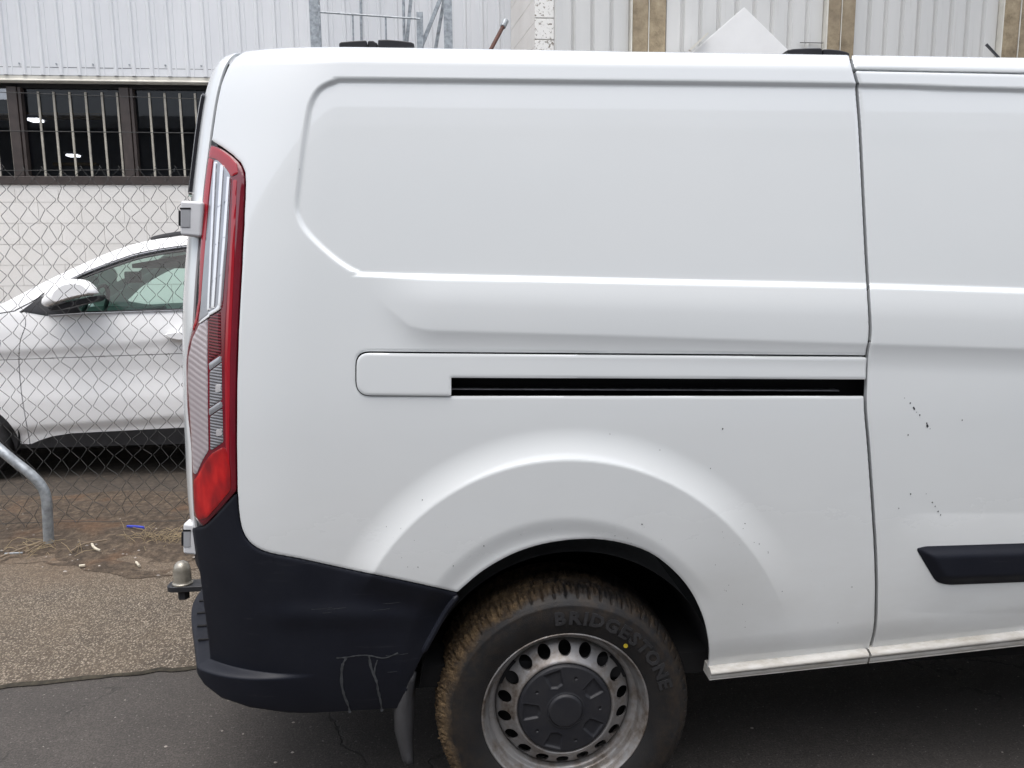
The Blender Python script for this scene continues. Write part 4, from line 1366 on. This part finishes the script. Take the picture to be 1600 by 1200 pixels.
MB().prism([(a_[0]+.25, SY+.3, a_[2]-.02), (b_[0], SY+.3, b_[2]-.07), (b_[0]+1.2, SY+.3, b_[2]-.08), (b_[0]+1.2, SY+.3, b_[2]-.04), (b_[0], SY+.3, b_[2]-.03), (a_[0]+.25, SY+.3, a_[2]+.01)], (0, 1.25, 0)).build('headlining', 'suv_interior', suv)

# ------------------------------------------------------------------ building with the barred window
BY = 8.0
def bz(py, px=150): return float(aty(px, py, BY)[2])
zwt, zwb = bz(127), bz(288)
bxr = float(aty(797, 40, BY)[0])
shedA = thing('warehouse', 'pale blue clad building with barred window above white block wall', 'building', (-3.5, BY, 0))
# block wall
mortar = MB().box(-8.5, bxr, BY+.006, BY+.2, 0, zwb-.02)
mortar.build('block_wall', 'mortar', shedA)
bh, bl = .2005, .400
bm_ = MB().box(0, bl-.004, 0, .05, 0, bh-.004)
ob = bm_.build('block', 'painted_block', shedA, bevel=.003, segs=1)
me_block = ob.data
bpy.data.objects.remove(ob, do_unlink=True)
blockmesh = me_block
zline = bz(315.5, 120)                                                 # a bed joint seen in the photograph
k0 = -int((zline)/bh)
cnt = 0
wallref = bpy.data.objects[[o.name for o in shedA.children if o.name.startswith('block_wall')][0]]
for r in range(k0, 3):
    z0 = zline+r*bh
    if z0 < .0 or z0+bh > zwb+.05: continue
    for c in range(-17, 3):
        x0 = c*bl+(bl/2 if r % 2 else 0)-.10
        if x0 < -6.8 or x0 > -.4: continue
        b = bpy.data.objects.new('block', blockmesh)
        COL.objects.link(b)
        b.parent = wallref
        b.location = (x0, BY+rng.normal(0, .0006)-.001, z0)
        cnt += 1
# top course under the sill is cut short
MB().box(-8.5, bxr-.02, BY+.001, BY+.1, zline+2*bh if zline+2*bh < zwb-.03 else zwb-.05, zwb-.004).build('sill_course', 'painted_block', wallref)
# window band
wx0, wx1 = -7.6, -.3
win = MB().box(wx0, wx1, BY-.02, BY+.10, zwb-.005, zwb+.075)
win = win.build('window', 'brown_frame', shedA, bevel=.006)
MB().box(wx0, wx1, BY+.03, BY+.14, zwt-.06, zwt+.02).build('head_rail', 'black_gap', win)
def mx(px): return float(aty(px, 200, BY)[0])
# mullions are plumb; measured at the window's mid height
cen = [(26, .085), (200, .085)]
step_ = mx(200)-mx(26)
mull = [mx(24)-2*step_, mx(24)-step_, mx(24), mx(198), mx(198)+step_, mx(198)+2*step_]
for x in mull:
    MB().box(x-.045, x+.045, BY-.012, BY+.09, zwb+.075, zwt-.055).build('mullion', 'brown_frame', win, bevel=.006)
    MB().box(x+.050, x+.078, BY+.0, BY+.08, zwb+.075, zwt-.058).build('casement_edge', 'brown_frame', win, bevel=.004)
for a_, b_ in zip(mull[:-1], mull[1:]):
    MB().box(a_+.046, b_-.046, BY+.060, BY+.064, zwb+.076, zwt-.062).build('pane', 'window_glass', win)
barpx = [13, 60.5, 84.5, 109.5, 134.5, 160, 184, 234, 258, 281.5, 305.5]
bxs = [mx(p) for p in barpx]
sp = bxs[2]-bxs[1]
bxs = [bxs[0]-sp*q for q in range(1, 10)]+bxs+[bxs[-1]+sp*q for q in range(1, 6)]
for x in bxs:
    MB().box(x-.0092, x+.0092, BY+.044, BY+.057, zwb+.06, zwt-.09).build('security_bar', 'bar_cream', win)
x = mx(207)
MB().box(x-.004, x+.004, BY+.048, BY+.057, zwb+.05, zwt-.09).build('security_bar', 'bar_cream', win)
# what is behind the panes
mb = MB()
mb.add([(-9, BY+.2, 0), (3, BY+.2, 0), (3, BY+7, 0), (-9, BY+7, 0), (-9, BY+.2, 4.6), (3, BY+.2, 4.6), (3, BY+7, 4.6), (-9, BY+7, 4.6)],
       [(0, 1, 2, 3), (4, 5, 6, 7), (2, 3, 7, 6), (0, 3, 7, 4), (1, 2, 6, 5)])
mb.build('inside_walls', 'dark_room', shedA)
def lampbox(px, py, Y, w):
    p = aty(px, py, Y)
    t = thing('ceiling_light', 'lit fluorescent lamp '+('upper, beside the timber beam' if py < 200 else 'lower, in the middle of the pane')+' inside the barred window', 'lamp', p)
    MB().box(p[0]-w, p[0]+w, Y, Y+.16, p[2]-.015, p[2]+.01).build('tube', 'lamp_tube', t, bevel=.008)
    MB().box(p[0]-w*1.2, p[0]+w*1.2, Y-.02, Y+.2, p[2]+.012, p[2]+.05).build('housing', 'white_panel', t)
lampbox(50, 186, 10.5, .07)
lampbox(110.5, 242, 13.0, .08)
def beam(x0, x1, py, Y, h):
    a_, b_ = aty(x0, py, Y), aty(x1, py, Y)
    return MB().box(a_[0], b_[0], Y, Y+.10, a_[2]-h, a_[2]+h)
tag(beam(37, 156, 180, 10.9, .038).build('timber_beam', 'timber', bevel=.004), 'long timber beam inside the barred window beside the upper lamp', 'beam', 'timber beams inside the building')
tag(beam(-60, 19, 181, 10.9, .038).build('timber_beam', 'timber', bevel=.004), 'timber beam behind the leftmost window pane', 'beam', 'timber beams inside the building')
tag(beam(82, 150, 256, 11.5, .02).build('timber_beam', 'timber', bevel=.004), 'low thin timber beam inside window just above the fence top', 'beam', 'timber beams inside the building')
pa = aty(0, 134, BY+.055)
MB().box(mx(-30), mx(15), BY+.052, BY+.056, bz(155), bz(134)).build('paper_notice', 'lens_silver', win)
# ribbed cladding above, sheet by sheet, with flashing and screws
zfl = bz(120.5)+.009
MB().prism([(-8.6, BY-.05, zfl-.012), (-8.6, BY-.05, zwt+.005), (-8.6, BY-.085, zwt-.012), (-8.6, BY-.085, zwt-.018), (-8.6, BY+.05, zwt-.018), (-8.6, BY+.05, zfl-.012)], (bxr+8.6, 0, 0)).build('flashing', 'cream_trim', shedA)
pitch = .1655
zc0, zc1 = bz(120.5), 6.2
def ribsheet(name, x0, nrib, Y, z0, z1, mat, parent, p=pitch, h=.014, shape=None):
    L = []
    for k in range(nrib):
        b = x0+k*p
        for u, d in (shape or ((0, 0), (.40, 0), (.47, h), (.60, h), (.67, 0), (.84, 0), (.86, .004), (.90, .004), (.92, 0))):
            L.append((b+u*p, Y-d))
    L.append((x0+nrib*p+.012, Y))
    A = np.array([[(x, y, z0), (x, y, z1)] for x, y in L])
    mb = MB().grid(A)
    return mb.build(name, mat, parent)
k = 0
x = -8.6
while x < bxr-.1:
    nr = min(5, int((bxr-x)/pitch)+1)
    ribsheet('cladding_sheet', x, nr, BY-.052-(.0012 if k % 2 else 0), zc0, zc1, 'cladding_blue', shedA)
    x += nr*pitch
    k += 1
MB().box(-8.6, bxr, BY-.046, BY+.1, zc0-.004, 6.2).build('upper_wall', 'dark_room', shedA)
MB().box(-8.6, bxr, BY-.0535, BY-.050, bz(108)-.004, bz(108)).build('lap_joint', 'black_gap', shedA)
xq = -8.55
sj = 0
while xq < bxr-.05:
    MB().tube([(xq, BY-.0535, bz(103)), (xq, BY-.063, bz(103))], .008, 6).build('screw', 'galvanised', shedA)
    xq += pitch*2
# ------------------------------------------------------------------ neighbouring building
NY = 7.0
def nx_(px, py=40, Y=NY): return float(aty(px, py, Y)[0])
shedB = thing('cream_warehouse', 'cream ribbed building with brown concrete columns behind the van', 'building', (3.0, NY, 0))
xp0, xp1 = nx_(835), nx_(865)
# pillar of painted blocks
zpj = [float(aty(850, y, NY)[2]) for y in (63.5, 30)]
pit = zpj[1]-zpj[0]
z = zpj[0]-12*pit
while z < 5.8:
    MB().box(xp0, xp1, NY-.03, NY+.35, z+.003, z+pit-.003).build('pillar_block', 'flaking_paint', shedB, bevel=.006)
    z += pit
MB().box(xp0+.01, xp1-.01, NY-.02, NY+.34, 0, 5.8).build('pillar_core', 'mortar', shedB)
# its return wall of blocks running back to the blue building
xa, ya = bxr+.002, BY-.06
xb, yb = xp0, NY-.0
Lr = math.hypot(xb-xa, yb-ya)
dx, dy = (xb-xa)/Lr, (yb-ya)/Lr
nx1, ny1 = dy, -dx                                                      # towards the camera's side
if nx1 > 0: nx1, ny1 = -nx1, -ny1
MB().prism([(xa+.05, ya, 0), (xb+.05, yb, 0), (xb+.3, yb, 0), (xa+.3, ya, 0)], (0, 0, 5.8)).build('return_wall', 'painted_block', shedB)
retw = [o for o in shedB.children if o.name.startswith('return_wall')][0]
zr = .2
z = float(aty(797, 48, BY-.06)[2]) % zr
row = 0
while z < 5.6:
    u = -.2 if row % 2 else 0
    while u < Lr:
        u0, u1 = max(u+.002, 0), min(u+.398, Lr)
        if u1-u0 > .05 and z > 2.0 and z < 4.6:
            MB().prism([(xa+dx*u0, ya+dy*u0, z+.0025), (xa+dx*u1, ya+dy*u1, z+.0025), (xa+dx*u1+.052, ya+dy*u1, z+.0025), (xa+dx*u0+.052, ya+dy*u0, z+.0025)], (0, 0, zr-.005)).build('block', 'painted_block', retw)
        u += .4
    z += zr
    row += 1
# columns and ribbed sheets between them
cols = [(984, 1036), (1285, 1328), (1556, 1608)]
for a_, b_ in cols:
    x0, x1 = nx_(a_), nx_(b_)
    w_ = x1-x0
    c = MB().box(x0, x0+w_*.47, NY-.10, NY+.2, 0, 5.8).build('column', 'lichen_concrete', shedB, bevel=.008)
    MB().box(x0+w_*.50, x1, NY-.09, NY+.2, 0, 5.8).build('column_half', 'lichen_concrete', c, bevel=.008)
    MB().box(x0-.012, x0-.001, NY-.104, NY+.1, 0, 5.8).build('column_edge', 'cream_trim', c)
    MB().box(x0+w_*.47+.001, x0+w_*.50-.001, NY-.103, NY+.1, 0, 5.8).build('column_joint', 'cream_trim', c)
edges = [865]+[q for c in cols for q in c]
runs = [(865, 984), (1036, 1285), (1328, 1556), (1608, 1900)]
for a_, b_ in runs:
    x0, x1 = nx_(a_), nx_(b_)
    n_ = max(1, round((x1-x0)/.1545))
    p = (x1-x0)/n_
    i = 0
    while i < n_:
        q = min(4, n_-i)
        ribsheet('cladding_sheet', x0+i*p, q, NY-.02-(.001 if (i//4) % 2 else 0), 0, 5.8, 'cladding_cream', shedB, p, .03, ((0, 0), (.10, .034), (.86, .020), (.97, .0)))
        i += q
MB().box(xp1, nx_(1900), NY+.03, NY+.3, 0, 5.8).build('wall', 'mortar', shedB)
MB().box(nx_(1246), nx_(1282), NY-.075, NY-.06, float(aty(1260, 70, NY)[2])-.003, float(aty(1260, 70, NY)[2])).build('wire_bracket', 'wire', shedB)

# ------------------------------------------------------------------ steel stair frame against the blue building
GYY = 7.25
fr_t = thing('steel_frame', 'grey galvanised steel frame with rails behind the van roof', 'frame', (-.9, GYY, 0))
def post(nm, pxa, pya, pxb, pyb, w, Y=GYY, d=None, top=None):
    """square or round upright through two measured points, carried down to the ground or up out of frame"""
    b_ = aty(pxb, pyb, Y)
    a_ = aty(pxa, pya, Y)
    x = b_[0]
    z1 = a_[2] if top else 5.0
    d = d or w
    return MB().box(x-w/2, x+w/2, Y, Y+d, 0, z1).build(nm, 'galvanised', fr_t, bevel=.004)
wpp = 7.25/1200
post('post', 490, 0, 492.5, 60, 14*wpp)
post('post', 655, 18, 656.5, 60, 9.5*wpp, GYY, None, True)
post('post', 700, 0, 700.5, 60, 12.5*wpp)
post('rail_stub', 499.5, 8, 500.5, 60, 3*wpp, GYY-.02, None, True)
def bar(nm, p, q, r, Y=GYY-.03):
    a_, b_ = aty(p[0], p[1], Y), aty(q[0], q[1], Y)
    return MB().tube([a_, b_], r, 8).build(nm, 'galvanised', fr_t, smooth=True)
bar('rail', (500, 19), (656, 29.5), .0085, GYY-.04)
bar('baluster', (551, 22), (553.5, 110), .008)
bar('baluster', (602.5, 26), (604.5, 110), .008)
bar('baluster', (562.8, -40), (565.8, 110), .012, GYY+.12)
bar('baluster', (629.5, -40), (632.5, 110), .013, GYY+.12)
def flat(nm, p, q, w, Y):
    a_, b_ = aty(p[0], p[1], Y), aty(q[0], q[1], Y)
    t = (b_-a_)/np.linalg.norm(b_-a_)
    n_ = np.array([-t[2], 0, t[0]])*w/2
    return MB().prism([a_-n_, a_+n_, b_+n_, b_-n_], (0, .03, 0)).build(nm, 'galvanised', fr_t, bevel=.002)
flat('brace', (642.5, -8), (632, 100), 5*wpp, GYY+.2)
flat('brace', (691, -10), (652, 88), 5.5*wpp, GYY+.05)
flat('brace', (695, -8), (678, 90), 5*wpp, GYY+.16)
for py in (8, -120, 200):
    z = float(aty(600, py, GYY+.4)[2])
    if py != 8:
        MB().box(nx_(490, 40, GYY), nx_(700, 40, GYY), GYY+.2, GYY+.26, z-.03, z+.03).build('cross_member', 'galvanised', fr_t, bevel=.004)
# rusty pipe leaning up beside the return wall
pA, pB, pC = aty(757, 96, 7.0), aty(786.5, 40.5, 7.15), aty(790.5, 32, 7.18)
rp = thing('rusty_pipe', 'short rusty pipe with grey fitting leaning above the van roof', 'pipe', pA)
MB().tube([pA+(pA-pB)*6, pA, pB], .017, 10).build('pipe', 'rusty_pipe', rp, smooth=True)
MB().tube([pB+(pB-pC)*.2, pC], .027, 10).build('fitting', 'galvanised', rp, bevel=.004)
# small white gabled shed
HY = 6.2
apex, gl, gr = aty(1163, 12, HY), aty(1086, 79, HY), aty(1232, 80, HY)
shd = thing('white_shed', 'small white gabled shed poking up behind the van', 'shed', (apex[0], HY, 0))
slL = (apex[2]-gl[2])/(apex[0]-gl[0])
slR = (apex[2]-gr[2])/(gr[0]-apex[0])
xl_, xr_ = gl[0]-.12, gr[0]+.05
zl_, zr_ = apex[2]-slL*(apex[0]-xl_), apex[2]-slR*(xr_-apex[0])
ze = min(zl_, zr_)
MB().prism([(xl_, HY, 0), (xr_, HY, 0), (xr_, HY, zr_), (apex[0], HY, apex[2]), (xl_, HY, zl_)], (0, .6, 0)).build('wall', 'white_panel', shd)
for xx, zz, sgn in ((xl_, zl_, -1), (xr_, zr_, 1)):
    ex = xx+sgn*.03
    ez = zz-abs(slL if sgn < 0 else slR)*.03
    MB().prism([(apex[0], HY+.004, apex[2]-.001), (ex, HY+.004, ez), (ex, HY+.004, ez+.008), (apex[0], HY+.004, apex[2]+.006)], (0, .63, 0)).build('roof', 'white_panel', shd)
fx_ = aty(1088, 70, HY-.2)
MB().prism([aty(1077, 77, HY-.05), aty(1106, 50, HY-.05), aty(1107, 53, HY-.05), aty(1080, 79, HY-.05)], (0, .03, 0)).build('barge_board', 'cream_trim', shd)

# ------------------------------------------------------------------ litter on the ground
def twig(name, pts, r, mat, label, cat, z=.03, group=None):
    P = []
    for i, (x, y, h) in enumerate(pts):
        p = atz(x, y, z)
        P.append((p[0], p[1], z+h))
    o = MB().tube(list(catmull(P, 4)), r, 6).build(name, mat, smooth=True)
    return tag(o, label, cat, group)
twig('twig', [(0, 872, .004), (30, 862, .01), (60, 851, .012), (84, 845, .008)], .006, 'twig', 'long brown stick lying left of the bent pipe foot', 'stick')
twig('twig', [(8, 867.5, .008), (36, 866, .008)], .005, 'galvanised', 'short grey stick lying furthest left below the fence', 'stick')
twig('twig', [(40, 866, .01), (62, 855, .016), (86, 843, .012)], .004, 'twig', 'thin stick crossing just in front of the bent pipe foot', 'stick')
twig('twig', [(110, 863, .006), (132, 853, .012), (168, 846, .01)], .0045, 'twig', 'thin stick pointing right of the bent pipe foot', 'stick')
twig('curved_scrap', [(144, 853, .012), (146, 858, .016), (150, 861.5, .016), (157, 863, .01)], .0065, 'pale_scrap', 'curved pale scrap lying on the dirt below the fence', 'scrap')
twig('scrap', [(124, 886, .006), (133, 885, .006)], .007, 'pale_scrap', 'pale flat scrap on the footpath below the curved scrap', 'scrap', .022)
twig('scrap', [(213, 880, .006), (218, 886, .006)], .006, 'pale_scrap', 'small pale scrap on the footpath left of the tow ball', 'scrap', .022)
pen = twig('blue_pen', [(199, 825.5, .012), (214, 826, .012), (226, 827, .01)], .0075, 'blue_plastic', 'blue plastic stick lying under the fence', 'pen', .036)
for k in range(1):
    mb = MB()
    for _ in range(110):
        if random.random() < .7:
            x, y = random.gauss(252, 24), random.gauss(842, 5)
        else:
            x, y = random.gauss(60, 40), random.gauss(860, 6)
        p = atz(x, y, .03)
        a = random.random()*6.28
        l_ = random.uniform(.03, .13)
        h = random.uniform(.0, .05)
        q = p+np.array([math.cos(a)*l_, math.sin(a)*l_, h])
        mid = (p+q)/2+np.array([0, 0, .012])
        mb.tube([p, mid, q], .0014, 3, False)
    tag(mb.build('dry_grass', 'dry_grass'), 'dry straw scattered along the fence foot', 'grass', kind='stuff')
mb = MB()
ico = [(0, 0, 1), (.9, 0, .3), (.28, .85, .3), (-.72, .53, .3), (-.72, -.53, .3), (.28, -.85, .3)]
icf = [(0, 1, 2), (0, 2, 3), (0, 3, 4), (0, 4, 5), (0, 5, 1), (5, 4, 3, 2, 1)]
for _ in range(520):
    if random.random() < .55:
        x, y, zb_ = random.uniform(-4, -.2), random.uniform(3.7, 5.0), .022
    else:
        x, y, zb_ = random.uniform(-2.6, 3.2), random.uniform(1.3, 2.75), .0
    r = random.choice([.003, .004, .005, .007]) if zb_ == 0 else random.choice([.004, .006, .009, .012])
    a = random.random()*6.28
    ca, sa = math.cos(a), math.sin(a)
    mb.add([(x+r*(u*ca-v*sa), y+r*(u*sa+v*ca)*.8, zb_+r*.7*w) for u, v, w in ico], icf)
tag(mb.build('grit', 'pebble'), 'loose grit scattered over asphalt and path', 'gravel', kind='stuff')

# ------------------------------------------------------------------ unseen building, added to shade the van's lower side and reflect in its paint
opp = thing('unseen_building', 'long grey building added out of view behind the camera to shade the van', 'building', (0, -5, 0))
MB().box(-16, 16, -12, -5, 0, 5.1).build('wall', 'opp_wall', opp)
MB().box(-16.2, 16.2, -12.2, -4.8, 5.1, 5.4).build('parapet', 'cladding_cream', opp)
for k in range(4):
    x = -13+k*7.2
    MB().box(x, x+3.4, -5.05, -4.93, 0, 3.2).build('roller_door', 'galvanised', opp)
